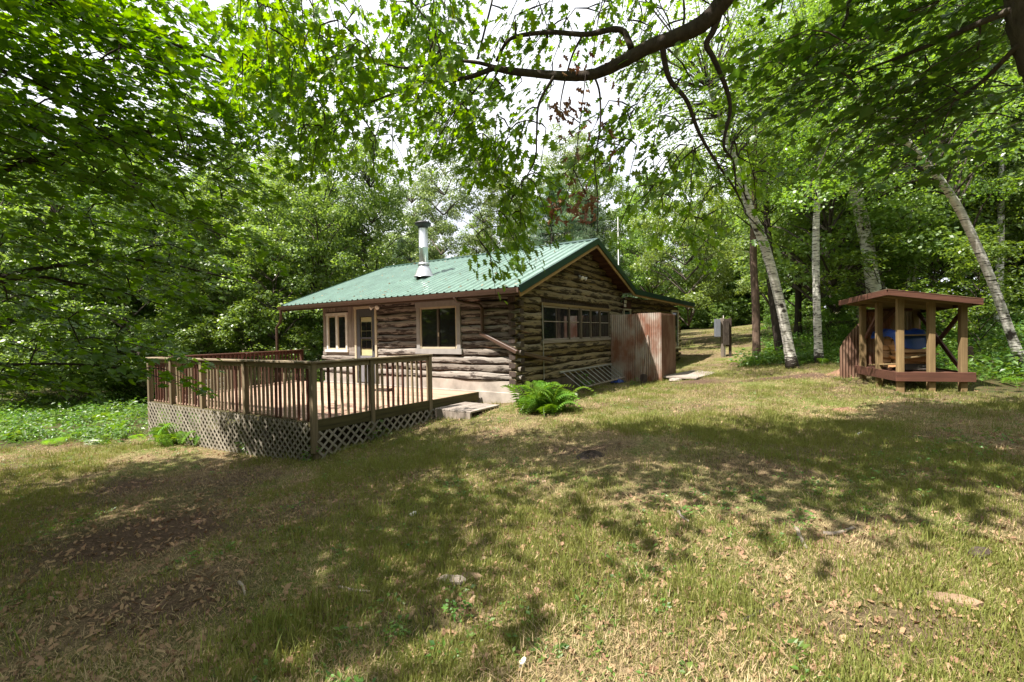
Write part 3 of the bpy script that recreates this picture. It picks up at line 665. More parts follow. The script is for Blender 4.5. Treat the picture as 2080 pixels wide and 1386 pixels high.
# small dark boot scraper by the door
bs = thing('boot_tray', 'small dark rusty tray lying on the deck near the door', 'tray', HW(-3.35, -.95, -.018), ANG+rad(8))
mb = MB(); mb.box(-.26, .26, -.10, .10, 0, .02); mb.box(-.26, .26, -.10, -.085, .021, .055); mb.box(-.26, .26, .085, .10, .021, .055); mb.box(.245, .26, -.084, .084, .021, .075); mb.build('tray', M['endgrain'], bs)
# white garden bench beyond the far railing
wbw = HW(-9.1, -2.4); wbn = thing('garden_bench', 'white garden bench seen through the far deck railing', 'bench', (wbw[0], wbw[1], g1(wbw[0], wbw[1])), ANG+rad(-60))
for i in range(4): box('seat_slat', -.6, .6, -.2+i*.11, -.2+i*.11+.09, .62, .645, M['white'], wbn)
for i in range(3): box('back_slat', -.6, .6, .24, .262, .76+i*.15, .76+i*.15+.1, M['white'], wbn)
for x in (-.55, .51):
    box('leg', x, x+.05, -.2, -.15, -.1, .615, M['white'], wbn); box('leg', x, x+.05, .19, .238, -.1, 1.17, M['white'], wbn)

# ------------------------------------------------------------------ corrugated enclosure, ladder, shovel, walkway
def sheet_mesh(wd, ht, m, amp=.011, per=.068, cut=None):
    n = int(wd/per*6); xs = np.linspace(0, wd, n+1); V = []
    for x in xs:
        y = amp*math.sin(2*math.pi*x/per); h = ht if cut is None else cut(x)
        V += [(x, y, 0), (x, y, h), (x, y+.003, 0), (x, y+.003, h)]
    Fc = []
    for i in range(n):
        a = i*4; b = a+4; Fc += [[a, b, b+1, a+1], [a+2, a+3, b+3, b+2], [a+1, b+1, b+3, a+3]]
    Fc += [[0, 1, 3, 2], [n*4, n*4+2, n*4+3, n*4+1]]
    return mesh('metal_sheet', V, Fc, m)
en = thing('metal_enclosure', 'rusty corrugated metal enclosure standing against the cabin gable', 'enclosure', HW(0, 0, 0), ANG)
zb0 = g1(*HW(1., 5.8)[:2])-HO[2]-.04
for x0, x1, h in ((.03, .84, 1.90), (.83, 1.67, 1.915)):
    o = obj('metal_sheet', sheet_mesh(x1-x0, h-zb0, M['rust']), en, (x0, 5.80-(.004 if x0 > .5 else 0), zb0))
o = obj('metal_sheet', sheet_mesh(1.75, 1.9-zb0, M['rustd']), en, (1.68, 5.81, zb0), (0, 0, math.pi/2))
for (x, y) in ((.06, 5.87), (1.6, 5.87), (1.6, 7.5)): box('post', x-.045, x+.045, y-.045, y+.045, zb0-.2, 1.84, M['post'], en)
box('rail', .11, 1.55, 5.85, 5.89, 1.6, 1.69, M['rail'], en); box('rail', 1.62, 1.66, 5.92, 7.45, 1.6, 1.69, M['rail'], en)
# ladder on its side against the gable logs
ld = thing('ladder', 'old aluminium ladder lying on its side against the gable logs', 'ladder', HW(0, 0, 0), ANG)
p0 = np.array([.05, 2.0, .30]); p1 = np.array([.05, 5.75, .28]); dn = np.array([.42, .28, -.43])
mb = MB(); mb.tube([p0, p1], .028, 6); mb.build('side_rail', M['galvdull'], ld)
mb = MB(); mb.tube([p0+dn, p1+dn], .028, 6); mb.build('side_rail', M['board'], ld)
for i in range(11):
    a = lerp(p0, p1, (i+.5)/11); mb = MB(); mb.tube([a, a+dn], .013, 6); mb.build('rung', M['galvdull'], ld)
bw = HW(.45, 5.2); tp = thing('blue_cloth', 'crumpled blue plastic sheet on the ground under the ladder', 'plastic sheet', (bw[0], bw[1], g1(bw[0], bw[1])), .4)
mb = MB(); nn = 9; V = []
for i in range(nn):
    for j in range(nn): r_ = math.hypot(i-4, j-4)/4; V.append(((i-4)*.055, (j-4)*.045, max(0, .16*(1-r_))+random.uniform(0, .045)))
mb.add(V, [[i*nn+j, (i+1)*nn+j, (i+1)*nn+j+1, i*nn+j+1] for i in range(nn-1) for j in range(nn-1)]); mb.build('sheet', M['tarp'], tp)
# shovel leaning on the sheet
sv = thing('shovel', 'long handled shovel leaning against the corrugated enclosure', 'shovel', HW(1.22, 5.45, 0), ANG)
gzs = g1(*HW(1.22, 5.45)[:2])-HO[2]
mb = MB(); mb.tube([(0, 0, gzs+.28), (.03, .15, gzs+.9), (.05, .31, gzs+1.50)], .017, 8); mb.build('handle', M['board'], sv)
mb = MB(); mb.add([(x*w_, -.06-.03*(1-abs(x)*1.2)+y_, gzs+z) for z, w_, y_ in ((.30, .04, .06), (.26, .11, .05), (.12, .115, .02), (.0, .08, 0), (-.04, .02, 0)) for x in (-1, -.5, 0, .5, 1)], [[r*5+c, r*5+c+1, r*5+c+6, r*5+c+5] for r in range(4) for c in range(4)]); mb.build('blade', M['endgrain'], sv)
# plank walkway beside the enclosure
ww = HW(2.35, 7.4); wk = thing('walkway', 'flat weathered plank walkway beside the corrugated enclosure', 'walkway', (ww[0], ww[1], g1(ww[0], ww[1])+.02), ANG+rad(-8))
for i in range(12): box('plank', -.50, .55, -1.5+i*.25, -1.5+i*.25+.238, 0, .05, M['boardx'], wk)
sb = HW(2.1, 5.75); stn = thing('stone', 'flat stone at the foot of the enclosure corner', 'stone', (sb[0], sb[1], g1(sb[0], sb[1])), .3)
mb = MB(); mb.lathe([(0, -.03), (.16, -.03), (.2, .02), (.17, .07), (.08, .09), (0, .09)], sides=9); mb.v = [(x*(1+.2*random.random()), y*.7, z+random.uniform(-.01, .01)) for x, y, z in mb.v]; mb.build('stone', M['boardx'], stn)

# ------------------------------------------------------------------ woodshed
SA = rad(-16); sh0 = np.array([7.95, 9.5, 0]); gsh = g1(8.5, 10)
shed = thing('wood_shed', 'open timber wood shed with red brown roof edge at the lawn edge', 'wood shed', sh0, SA)
SW, SL = 1.25, 1.95; zt = .667
def SWd(x, y): return (sh0[0]+x*math.cos(SA)-y*math.sin(SA), sh0[1]+x*math.sin(SA)+y*math.cos(SA))
def rz_(x, y): return 2.23-.16*x-.035*y
for (x, y) in ((.09, .09), (.62, .09), (1.15, .09), (.09, .98), (.09, 1.78), (1.15, 1.78)):
    gx_, gy_ = SWd(x, y); box('post', x-.056, x+.056, y-.056, y+.056, g1(gx_, gy_)-.15, rz_(x, y)-.02, M['ptpost'], shed, .008)
box('band_board', -.02, SW+.06, -.022, .016, zt-.19, zt, M['redwood'], shed); box('band_board', -.024, .016, .02, SL, zt-.19, zt, M['redwood'], shed); box('band_board', SW-.02, SW+.02, .02, SL, zt-.19, zt, M['redwood'], shed); box('band_board', .02, SW-.03, SL-.04, SL, zt-.19, zt, M['redwood'], shed)
for i in range(8): box('floor_board', .165, 1.08, .18+i*.215, .18+i*.215+-.0+.19, zt-.05, zt-.015, M['redwood'], shed)
rx0, rx1, ry0, ry1 = -.26, SW+.04, -.24, SL+.22
def slab(x0, x1, y0, y1, t0, t1, name, m):
    b_ = MB(); b_.add([(x, y, rz_(x, y)+t) for x in (x0, x1) for y in (y0, y1) for t in (t0, t1)], [[0, 1, 3, 2], [4, 6, 7, 5], [0, 4, 5, 1], [2, 3, 7, 6], [0, 2, 6, 4], [1, 5, 7, 3]]); return b_.build(name, m, shed)
nr = 6
for i in range(nr): slab(rx0+.03, rx1-.03, lerp(ry0, ry1, i/nr)+.02, lerp(ry0, ry1, (i+1)/nr)+.016, .055, .072, 'roof_board', M['redwood'])
slab(rx0-.02, rx1+.02, ry0-.02, ry1+.02, .078, .09, 'roofing', M['rustd'])
slab(rx0, rx1, ry0-.015, ry0+.017, -.03, .075, 'fascia', M['redwood']); slab(rx0-.018, rx0+.015, ry0+.02, ry1, -.03, .075, 'fascia', M['redwood']); slab(rx1-.015, rx1+.018, ry0+.02, ry1, -.03, .075, 'fascia', M['redwood'])
for y in (.05, .62, 1.2, 1.82): slab(rx0+.03, rx1-.03, y-.02, y+.02, -.04, .052, 'rafter', M['ptpostx'])
bar('brace', (1.22, .2, 1.92), (1.22, 1.7, .75), .04, .09, M['redwood'], shed); bar('brace', (1.18, 1.72, 1.92), (1.18, .25, .75), .04, .09, M['redwood'], shed)
bar('brace', (.12, 1.72, 1.35), (.12, 1.02, 2.0), .04, .08, M['redwood'], shed); bar('brace', (.2, 1.72, 1.45), (.75, 1.72, 2.05), .04, .08, M['redwood'], shed)
obj('metal_sheet', sheet_mesh(1.12, 1.32, M['rust']), shed, (.16, 1.82, zt)); bar('top_rail', (.16, 1.80, zt+1.34), (1.1, 1.80, zt+1.34), .04, .06, M['redwood'], shed)
lw_ = SWd(-.18, 2.4); cs = thing('metal_sheet', 'curved rusty corrugated sheet standing behind the wood shed', 'metal sheet', (lw_[0], lw_[1], g1(*lw_)-.02), rad(-12))
obj('sheet', sheet_mesh(.55, 1.5, M['rustd'], cut=lambda x: .75+.75*min(1, (x/.5))**.7), cs)
# firewood stack: split lengths laid across the shed
fw = 0
r2 = random.Random(3)
def split_piece(seed_):
    r = random.Random(seed_); n = r.choice((3, 3, 4)); a0 = r.uniform(0, 6.28); ln = r.uniform(.36, .44); V = []
    for y in (-ln/2, 0, ln/2):
        for k_ in range(n): a = a0+k_*6.283/n+r.uniform(-.15, .15); rr = r.uniform(.06, .085); V.append((rr*math.cos(a), y, rr*math.sin(a)*.8))
    Fc = [[i*n+k_, i*n+(k_+1) % n, (i+1)*n+(k_+1) % n, (i+1)*n+k_] for i in range(2) for k_ in range(n)]+[list(range(n)), [2*n+k_ for k_ in range(n)][::-1]]
    return mesh('firewood', V, Fc, [M['splitw'], M['birch'], M['bark']], [(1 if seed_ % 6 == 0 else 2 if seed_ % 3 == 0 else 0) if (q % n == 0 and q < 2*n) else 0 for q in range(len(Fc))])
pcs = [split_piece(s_) for s_ in range(10)]
for row in range(7):
    for c_ in range(3):
        for dpt in ((0, 1) if row < 6 else (0,)):
            x, y, z = .33+c_*.135+r2.uniform(-.015, .015)+(.06 if row % 2 else 0), .80+dpt*.46+r2.uniform(-.03, .03), zt+.06+row*.105+r2.uniform(-.008, .008)
            wx, wy = SWd(x, y)
            o = obj('firewood', r2.choice(pcs), None, (wx, wy, z), (r2.uniform(-.05, .05), r2.uniform(-3, 3), SA+(0 if dpt else 0)+r2.uniform(-.08, .08)))
            tag(o, 'split firewood length stacked under the blue tarp in the wood shed', 'firewood', 'firewood stacked in the wood shed')
for i, (y, z) in enumerate(((.42, .06), (.50, .17), (.40, .28), (.48, .39))):
    wx, wy = SWd(.52, y); o = obj('firewood', pcs[i*2 % 10], None, (wx, wy, zt+z), (0, r2.uniform(-3, 3), SA+rad(90)), (1.3, 1.25, 1.3)); tag(o, 'split firewood length lying crosswise at the front of the stack', 'firewood', 'firewood laid crosswise in front of the stack')
tx, ty = SWd(.48, .95); tpl = thing('tarp', 'bright blue tarp draped over the stacked firewood', 'tarp', (tx, ty, zt+.80), SA)
V = []; nu, nv = 14, 16
for i in range(nu):
    for j in range(nv):
        u = i/(nu-1)*2-1; v = j/(nv-1)*2-1; x = u*.36; y = v*.66; z = .03*math.sin(u*5+v*3)+.02*math.sin(v*9-u*4)
        if y < -.42: z -= (-.42-y)*1.6; y = -.42-(-.42-y)*.35
        if abs(x) > .26: z -= (abs(x)-.26)*1.5; x = math.copysign(.26+(abs(x)-.26)*.4, x)
        V.append((x, y, z+.05))
mb = MB(); mb.add(V, [[i*nv+j, (i+1)*nv+j, (i+1)*nv+j+1, i*nv+j+1] for i in range(nu-1) for j in range(nv-1)]); mb.build('sheet', M['tarp'], tpl, True)
for (a, b, z, lab) in (((.2, .40), (.78, .5), 1.42, 'loose tan board lying on top of the blue tarp'), ((.2, .30), (.85, .34), .93, 'tan board leaning across the front of the firewood'), ((.1, 1.35), (.2, .28), .72, 'grey plank lying on the wood shed floor by the left posts')):
    pa = SWd(*a); pb = SWd(*b); rt = bpy.data.objects.new('board', None); bpy.data.objects.remove(rt)
    o = bar('board', (*pa, z), (*pb, z+.10 if z < 1 else z), .14, .03, M['ptpostx'], None); tag(o, lab, 'board')

# ------------------------------------------------------------------ electric pedestal on the lawn
ex = at(1468, 730, 20.5); ep = thing('electric_pedestal', 'grey meter boxes on two dark posts standing on the lawn', 'meter post', (ex[0], ex[1], g1(ex[0], ex[1])), rad(-8))
box('post', -.07, .06, -.05, .05, -.2, 1.74, M['board'], ep); box('post', .27, .37, -.05, .05, -.2, 1.74, M['endgrain'], ep)
box('back_board', .065, .265, -.02, .02, .48, 1.70, M['endgrain'], ep); box('meter_box', -.33, -.12, -.16, .08, .92, 1.70, M['greybox'], ep); box('breaker_box', .0, .24, -.15, -.055, .55, 1.62, M['barkd'], ep)
mb = MB(); mb.tube([(.10, 0, -.2), (.10, 0, .55)], .03, 8); mb.build('conduit', M['galv'], ep)
mb = MB(); mb.tube([(.05, 0, 1.7), (.05, 0, 1.86)], .02, 8); mb.build('conduit', M['white'], ep)

# ------------------------------------------------------------------ leaves
def lobed(n, depth, seed_=0):                        # outline of a lobed leaf, unit length, base at origin, in XY
    if n == 'maple': o = [(0, 0), (.22, -.06), (.30, .10), (.50, .16), (.36, .34), (.52, .56), (.26, .56), (.17, .72), (0, 1.0)]
    else: o = [(0, 0), (.10, .10), (.34, .16), (.15, .30), (.42, .48), (.15, .56), (.30, .78), (.11, .80), (0, 1.0)]
    L_ = [(-x, y) for x, y in o[1:-1]][::-1]; pts = o+L_
    V = [(0, .38, -.03)]+[(x, y, .22*abs(x)**1.3-.22*(y-.35)**2) for x, y in pts]; k = len(pts)
    return np.array(V), np.array([[0, 1+i, 1+(i+1) % k] for i in range(k)])
def rhomb(): return np.array([(0, 0, 0), (.32, .45, .05), (0, 1, -.06), (-.32, .45, .05)]), np.array([[0, 1, 2, 3]])
def frames(nrm, ydir):
    z = nrm/(np.linalg.norm(nrm, axis=1, keepdims=True)+1e-9); y = ydir-z*np.sum(ydir*z, 1, keepdims=True); y /= np.linalg.norm(y, axis=1, keepdims=True)+1e-9
    x = np.cross(y, z); return np.stack([x, y, z], -1)
def leaves(tmpl, P, N, Y, S):
    tv, tf = tmpl; R_ = frames(N, Y); n = len(P)
    V = np.einsum('nij,kj->nki', R_, tv)*S[:, None, None]+P[:, None]
    Fc = (tf[None]+(np.arange(n)*len(tv))[:, None, None]).reshape(-1, tf.shape[1])
    return V.reshape(-1, 3), Fc, R_
T_M, T_O, T_R = lobed('maple', 0), lobed('oak', 0), rhomb()
def rv(n, s=1.): return rng.normal(0, s, (n, 3))
def crown_leaves(centres, radii, counts, size, flat=.55, up=.8):
    P = []; N = []
    for c, r, n in zip(centres, radii, counts):
        p = rv(int(n)); p /= np.linalg.norm(p, axis=1, keepdims=True); p *= rng.uniform(.25, 1, (len(p), 1))**.5
        P.append(c+p*np.array([r, r, r*flat])); N.append(p*.5+rv(len(p), .55)+np.array([0, 0, up]))
    P = np.concatenate(P); N = np.concatenate(N)
    return P, N, rv(len(P))+np.array([0, 0, -.4]), rng.uniform(.7, 1.25, len(P))*size
def make_tree_mesh(seed_, H, cb, R, nclump, nleaf, size, lm, bm, shape='round', lean=(0, 0), tr=.14, up=.8, flat=.55):
    global rng
    rng = np.random.default_rng(seed_); r = random.Random(seed_); random.seed(seed_)
    def axis(z): t = z/H; return np.array([lean[0]*t**1.4*H+.12*math.sin(z*.7+seed_), lean[1]*t**1.4*H+.12*math.cos(z*.6+seed_), z])
    tb = MB(); zs = np.linspace(-.4, H*.94, 14); tb.tube([axis(z) for z in zs], [tr*(1.28 if z < 0 else 1.0)*(1-.86*max(0, z)/H)+.012 for z in zs], 9, 0, .12)
    cen = []; rr = []
    for i in range(nclump):
        t = rng.uniform(0, 1)**(.85); z = cb+(H-cb)*t
        if shape == 'round': prof = math.sin(math.pi*min(1, (.16+t*.84)))**.6
        elif shape == 'column': prof = .55+.45*math.sin(math.pi*t)
        else: prof = (1-t)*.95+.08
        a = rng.uniform(0, 6.283); q = R*prof*math.sqrt(rng.uniform(.12, 1)); ax = axis(z); zz = z+rng.normal(0, .15)
        c = np.array([ax[0]+q*math.cos(a), ax[1]+q*math.sin(a), zz]); cen.append(c); rr.append(rng.uniform(.55, 1.0)*(.30+.16*R)*(1 if t < .85 else .7))
        if i % 2 == 0:
            zb_ = max(cb*.6, zz-q*.55-.2); a0 = axis(zs[int(np.argmin(np.abs(zs-min(zb_, H*.8))))]); mid = (a0+c)/2+np.array([0, 0, .12*q]); tb.tube([a0, mid, c], [tr*.34*(1-.7*zb_/H)+.006, tr*.2*(1-.7*zb_/H)+.005, .006], 5, 0, 0, False)
    w_ = np.array(rr)**2; cnt = np.maximum(8, nleaf*w_/w_.sum())
    P, N, Y, S = crown_leaves(cen, rr, cnt, size, flat, up)
    v, f, _ = leaves(T_R, P, N, Y, S)
    tm = mesh('trunk', tb.v, tb.f, bm, smooth=True); cm = mesh('crown', v, f, lm)
    return tm, cm
def put_tree(name, meshes, x, y, rz, s, label, cat='tree', group=None, z=None):
    t = thing(name, label, cat, (x, y, g1(x, y) if z is None else z), rz, group); t.scale = (s*random.uniform(.92, 1.08), s*random.uniform(.92, 1.08), s)
    obj('trunk', meshes[0], t); obj('crown', meshes[1], t); return t

PROTO = {
 'broad1': make_tree_mesh(11, 11.5, 2.2, 3.0, 120, 19000, .14, M['bg1'], M['bark']),
 'broad2': make_tree_mesh(12, 12.5, 3.2, 2.7, 115, 19000, .135, M['bg3'], M['barkd']),
 'broad3': make_tree_mesh(13, 10.0, 1.4, 2.8, 120, 19000, .14, M['bg1'], M['bark']),
 'aspen1': make_tree_mesh(14, 13.0, 2.6, 1.7, 100, 15000, .11, M['bg2'], M['bark'], 'column'),
 'aspen2': make_tree_mesh(15, 12.0, 3.4, 1.5, 90, 13000, .105, M['bg2'], M['birch'], 'column', tr=.10),
 'slim': make_tree_mesh(16, 11.0, 4.6, 1.8, 80, 12000, .125, M['bg1'], M['barkd'], 'round', tr=.11),
 'slimb': make_tree_mesh(17, 12.0, 5.0, 1.7, 80, 12000, .105, M['birl'], M['birch'], 'round', tr=.10),
}
def pine_mesh(seed_, H):
    global rng
    rng = np.random.default_rng(seed_); tb = MB(); tb.tube([(0, 0, z) for z in np.linspace(-.4, H, 10)], [.17*(1-z/H)+.015 for z in np.linspace(0, H, 10)], 8, 0, .1)
    P = []; N = []; Y = []
    for z in np.arange(1.6, H-.2, .42):
        for k_ in range(6):
            a = rng.uniform(0, 6.283); ln = (H-z)*.30+.35; d = np.array([math.cos(a), math.sin(a), .12]); tb.tube([(0, 0, z), tuple(d*ln*.5+np.array([0, 0, z])), tuple(d*ln+np.array([0, 0, z+.1*ln]))], [.025, .015, .006], 4, 0, 0, False)
            for t in np.linspace(.3, 1, 7):
                c = d*ln*t+np.array([0, 0, z+.1*ln*t*t]); n = 16; dr_ = rv(n)+d*.9+np.array([0, 0, .5]); P.append(np.repeat(c[None], n, 0)+rv(n, .07)); Y.append(dr_); N.append(rv(n))
    P = np.concatenate(P); N = np.concatenate(N); Y = np.concatenate(Y); S = rng.uniform(.16, .30, len(P))
    tv = np.array([(-.035, 0, 0), (.035, 0, 0), (.10, .9, 0), (-.02, 1, .05)]); v, f, _ = leaves((tv, np.array([[0, 1, 2, 3]])), P, N, Y, S)
    return mesh('trunk', tb.v, tb.f, M['barkd'], smooth=True), mesh('crown', v, f, M['pine'])
PROTO['pine'] = pine_mesh(21, 9.0)
PROTO['sap'] = make_tree_mesh(31, 3.6, .5, 1.15, 60, 4000, .10, M['sap'], M['barkd'], 'round', tr=.03, up=1.4, flat=.35)
PROTO['sap2'] = make_tree_mesh(32, 2.4, .2, 1.05, 55, 3600, .09, M['sap'], M['barkd'], 'round', tr=.025, up=1.4, flat=.35)
random.seed(5); rng = np.random.default_rng(5)

# trees of the wood: (name, prototype, px, depth, scale, label, group)
placed = []
def wood_tree(p, px, d, s, name, label, group=None, rz=None):
    x = (px-1040)/F*d; y = d; placed.append((x, y)); return put_tree(name, PROTO[p], x, y, random.uniform(0, 6.28) if rz is None else rz, s, label, 'tree', group)
wood_tree('pine', 1125, 24, 1.05, 'pine_tree', 'soft blue green pine just behind the cabin ridge')
wood_tree('pine', 1205, 27, 1.0, 'pine_tree', 'second blue green pine right of the roof peak')
wood_tree('aspen1', 905, 25, 1.12, 'aspen_tree', 'tall pale green aspen directly behind the chimney')
wood_tree('aspen1', 985, 28, 1.12, 'aspen_tree', 'pale aspen between the chimney and the pine')
wood_tree('broad1', 655, 21, 1.08, 'oak_tree', 'large forked dark trunked tree behind the left end of the cabin')
wood_tree('broad1', 1395, 25, .95, 'broadleaf_tree', 'leafy tree just behind the end of the addition roof')
wood_tree('broad3', 1330, 29, 1.05, 'broadleaf_tree', 'bushy tree behind the vent stack of the addition')
wood_tree('broad3', 560, 18.5, .80, 'broadleaf_tree', 'bushy bright green tree left of the gutter downspout')
wood_tree('broad3', 450, 19, .9, 'broadleaf_tree', 'leafy tree rising above the far deck railing')
KIND = {'broad1': 'spreading mid green', 'broad2': 'dense dark green', 'broad3': 'low bushy green', 'aspen1': 'narrow pale green', 'aspen2': 'narrow white stemmed', 'slim': 'thin dark stemmed', 'slimb': 'thin white stemmed', 'pine': 'blue green pine'}
zones = [ # px range, depth range, count, protos, scale, label, group
 ((-80, 520), (16, 24), 14, ('broad1', 'broad2', 'broad3'), (.8, 1.1), 'tree in the wood behind the deck', 'trees in the wood left of the cabin'),
 ((-500, 620), (24, 40), 26, ('broad1', 'broad2', 'aspen1', 'slim'), (.95, 1.35), 'tree deep in the wood left of the cabin', 'trees deep in the wood on the left'),
 ((560, 860), (20, 30), 7, ('broad1', 'broad2', 'aspen1'), (.8, 1.0), 'tree standing behind the cabin roof', 'trees close behind the cabin'),
 ((780, 1420), (28, 44), 26, ('broad1', 'aspen1', 'aspen2', 'aspen1', 'broad2', 'pine'), (.85, 1.2), 'tree far above the cabin roof line', 'distant trees above the roof'),
 ((1290, 1500), (27, 44), 14, ('broad1', 'broad3', 'slim', 'aspen2'), (.8, 1.1), 'tree behind the cabin addition at the lawn edge', 'trees at the far side of the lawn'),
 ((1380, 1800), (50, 70), 22, ('broad1', 'broad3', 'broad2'), (1.1, 1.5), 'tree closing the end of the grassy lane', 'trees at the end of the lane'),
 ((1610, 2200), (17, 30), 38, ('broad1', 'slim', 'slimb', 'broad2', 'aspen2'), (1.05, 1.45), 'tree in the wood behind the wood shed', 'trees in the wood behind the shed'),
 ((1560, 2600), (30, 48), 34, ('broad1', 'broad2', 'slim', 'aspen1'), (1.0, 1.4), 'tree deep in the wood on the right', 'trees deep in the wood on the right'),
]
for (pr_, dr_, n, pts_, ss, lab, grp) in zones:
    k_ = 0; tries = 0
    while k_ < n and tries < 4000:
        tries += 1; d = random.uniform(*dr_); px = random.uniform(*pr_); x = (px-1040)/F*d
        if min([9]+[math.hypot(x-a, d-b) for a, b in placed]) < 1.9: continue
        if float(lawn(np.array([x]), np.array([d]))[0]) > .02 and d > 10: continue
        lx = (np.array([x, d, 0])-HO)@HX; ly = (np.array([x, d, 0])-HO)@HY
        if -11 < lx < 3.2 and -6 < ly < 16: continue
        pk_ = random.choice(pts_); o_ = wood_tree(pk_, px, d, random.uniform(*ss), 'forest_tree', KIND[pk_]+' '+lab, grp); k_ += 1
# a far ring of wood that closes the view between the trunks
big = []
for i in range(170):
    a = rad(-180+360*i/170)+random.uniform(-.02, .02); d = random.uniform(52, 75); x = math.sin(a)*d; y = math.cos(a)*d
    if abs(a) > rad(68): x *= .62; y *= .62
    if 12 < x < 34 and y < 60 and y > 30: continue
    if x < -12 and y < 16 and y > -14 and x > -26: continue
    big.append((x, y, random.uniform(.9, 1.25)*(.78 if y > 0 and -.12 < x/y < .42 else 1.15)))
for i in range(44): big.append((random.uniform(15, 42), random.uniform(56, 74), random.uniform(.55, .8)))
for i in range(26): big.append((random.uniform(22, 36), random.uniform(52, 58), random.uniform(.22, .35)))
for i in range(64):                                # the wood goes on behind and beside the viewpoint
    a = rad(76+208*i/63)+random.uniform(-.05, .05); d = random.uniform(15, 23); x = math.sin(a)*d; y = math.cos(a)*d
    if x < 0 and x > -17 and y > -3: x = -random.uniform(17.5, 22)
    big.append((x, y, random.uniform(.72, .95)))
src = PROTO['broad1'][1]; n = len(src.vertices); cv = np.empty(n*3, np.float32); src.vertices.foreach_get('co', cv); cv = cv.reshape(-1, 4, 3)
V = []
for (x, y, s) in big:
    a = random.uniform(0, 6.28); R_ = np.array([[math.cos(a), -math.sin(a), 0], [math.sin(a), math.cos(a), 0], [0, 0, 1]]); front_ = y > 0 and abs(x) < y*1.4; cw = cv[::6] if front_ else cv[::20]; ce = cw.mean(1, keepdims=True)
    q = ((cw-ce)*(2.9 if front_ else 5.2)+ce)*np.array([1.3, 1.3, 1.0]); q[..., 2] = (q[..., 2]-2.2)*1.2+.2
    V.append(((q@R_.T)*s+np.array([x, y, g1(x, y)])).reshape(-1, 3))
V = np.concatenate(V); tag(obj('far_woods', mesh('far_woods', V, np.arange(len(V)).reshape(-1, 4), M['bg3'])), 'far wood closing the view behind the nearer trees', 'wood', kind='stuff')

# ------------------------------------------------------------------ named trunks on the right
def trunk_tree(name, label, pix_d, radii, mat, crownspec, group=None):
    pts = [at(px, py, d) for px, py, d in pix_d]; x0, y0 = pts[0][0], pts[0][1]; z0 = g1(x0, y0); pts[0][2] = z0-.15
    org = np.array([x0, y0, z0]); t = thing(name, label, 'tree', org, 0, group); sp = smoothpath([p-org for p in pts], 5); rr = np.interp(np.linspace(0, 1, len(sp)), np.linspace(0, 1, len(radii)), radii); rr = rr*np.array([1+.5*math.exp(-max(0, p[2])/.22) for p in sp])
    tb = MB(); tb.tube(sp, list(rr), 10, 0, .10)
    cen = []; rad_ = []; cnt = []
    for (px, py, d, r, n) in crownspec:
        c = at(px, py, d)-org; cen.append(c); rad_.append(r); cnt.append(n)
        j = min(range(len(sp)), key=lambda i: np.linalg.norm(sp[i]-c+np.array([0, 0, .6]))); tb.tube([sp[j], (sp[j]+c)/2+np.array([0, 0, .1]), c], [min(.03, rr[j]*.5), .016, .006], 5, 1, 0, False)
    obj('trunk', mesh('trunk', tb.v, tb.f, [mat, M['barkd']], tb.m, smooth=True), t)
    if cen:
        P, N, Y, S = crown_leaves(cen, rad_, cnt, .085, .6, .7); v, f, _ = leaves(T_R, P, N, Y, S); obj('crown', mesh('crown', v, f, M['birl']), t)
    return t
def cl(x0, x1, y0, y1, d0, d1, n, r=(.45, .8), k_=170):
    return [(random.uniform(x0, x1), random.uniform(y0, y1), random.uniform(d0, d1), random.uniform(*r), k_) for _ in range(int(n*1.5))]
trunk_tree('birch_tree', 'white birch leaning left, nearest the cabin at the lawn edge', [(1612, 738, 14), (1585, 620, 14), (1553, 500, 13.8), (1525, 430, 13.6), (1490, 320, 13.4), (1440, 180, 13)], [.148, .14, .13, .118, .09, .04], M['birch'], cl(1390, 1640, 40, 380, 11.5, 15, 34)+cl(1240, 1560, -80, 330, 11.5, 15, 40, (.4, .75), 150))
trunk_tree('birch_tree', 'slim upright white birch between the leaning birch and the wood shed', [(1664, 742, 14.5), (1659, 620, 14.5), (1657, 500, 14.5), (1660, 380, 14.4), (1662, 180, 14.2)], [.118, .11, .10, .088, .04], M['birch'], cl(1560, 1760, -60, 400, 12.5, 16, 44))
trunk_tree('birch_tree', 'thick white birch trunk rising behind the wood shed roof', [(1790, 715, 15), (1775, 590, 15), (1752, 450, 15), (1722, 330, 14.8), (1690, 120, 14.5)], [.215, .205, .19, .15, .06], M['birch'], cl(1640, 1960, -60, 380, 13, 16.5, 50))
trunk_tree('birch_tree', 'grey birch leaning far left at the right edge of the view', [(2110, 800, 10.5), (2075, 735, 10.5), (2010, 560, 10.5), (1945, 420, 10.4), (1880, 330, 10.3), (1800, 245, 10.1), (1720, 185, 9.9), (1600, 140, 9.6)], [.10, .092, .086, .080, .07, .058, .042, .022], M['birch'], cl(1560, 2050, 120, 400, 9.2, 12, 34, (.4, .7)))
trunk_tree('birch_tree', 'thin white birch stem just right of the thick birch', [(1802, 650, 19), (1788, 520, 19), (1784, 430, 19), (1780, 250, 19)], [.10, .09, .08, .03], M['birch'], cl(1740, 1840, 200, 420, 18, 20, 10))
trunk_tree('birch_tree', 'thin pale birch stem above the wood shed roof, left of a pair', [(1834, 690, 20), (1846, 560, 20), (1862, 480, 20), (1880, 330, 20)], [.085, .075, .07, .03], M['birch'], cl(1820, 1920, 220, 420, 19, 21, 10))
trunk_tree('birch_tree', 'thin pale birch stem above the wood shed roof, right of a pair', [(1846, 690, 21), (1858, 560, 21), (1868, 480, 21), (1876, 330, 21)], [.08, .07, .065, .03], M['birch'], cl(1840, 1930, 200, 400, 20, 22, 10))
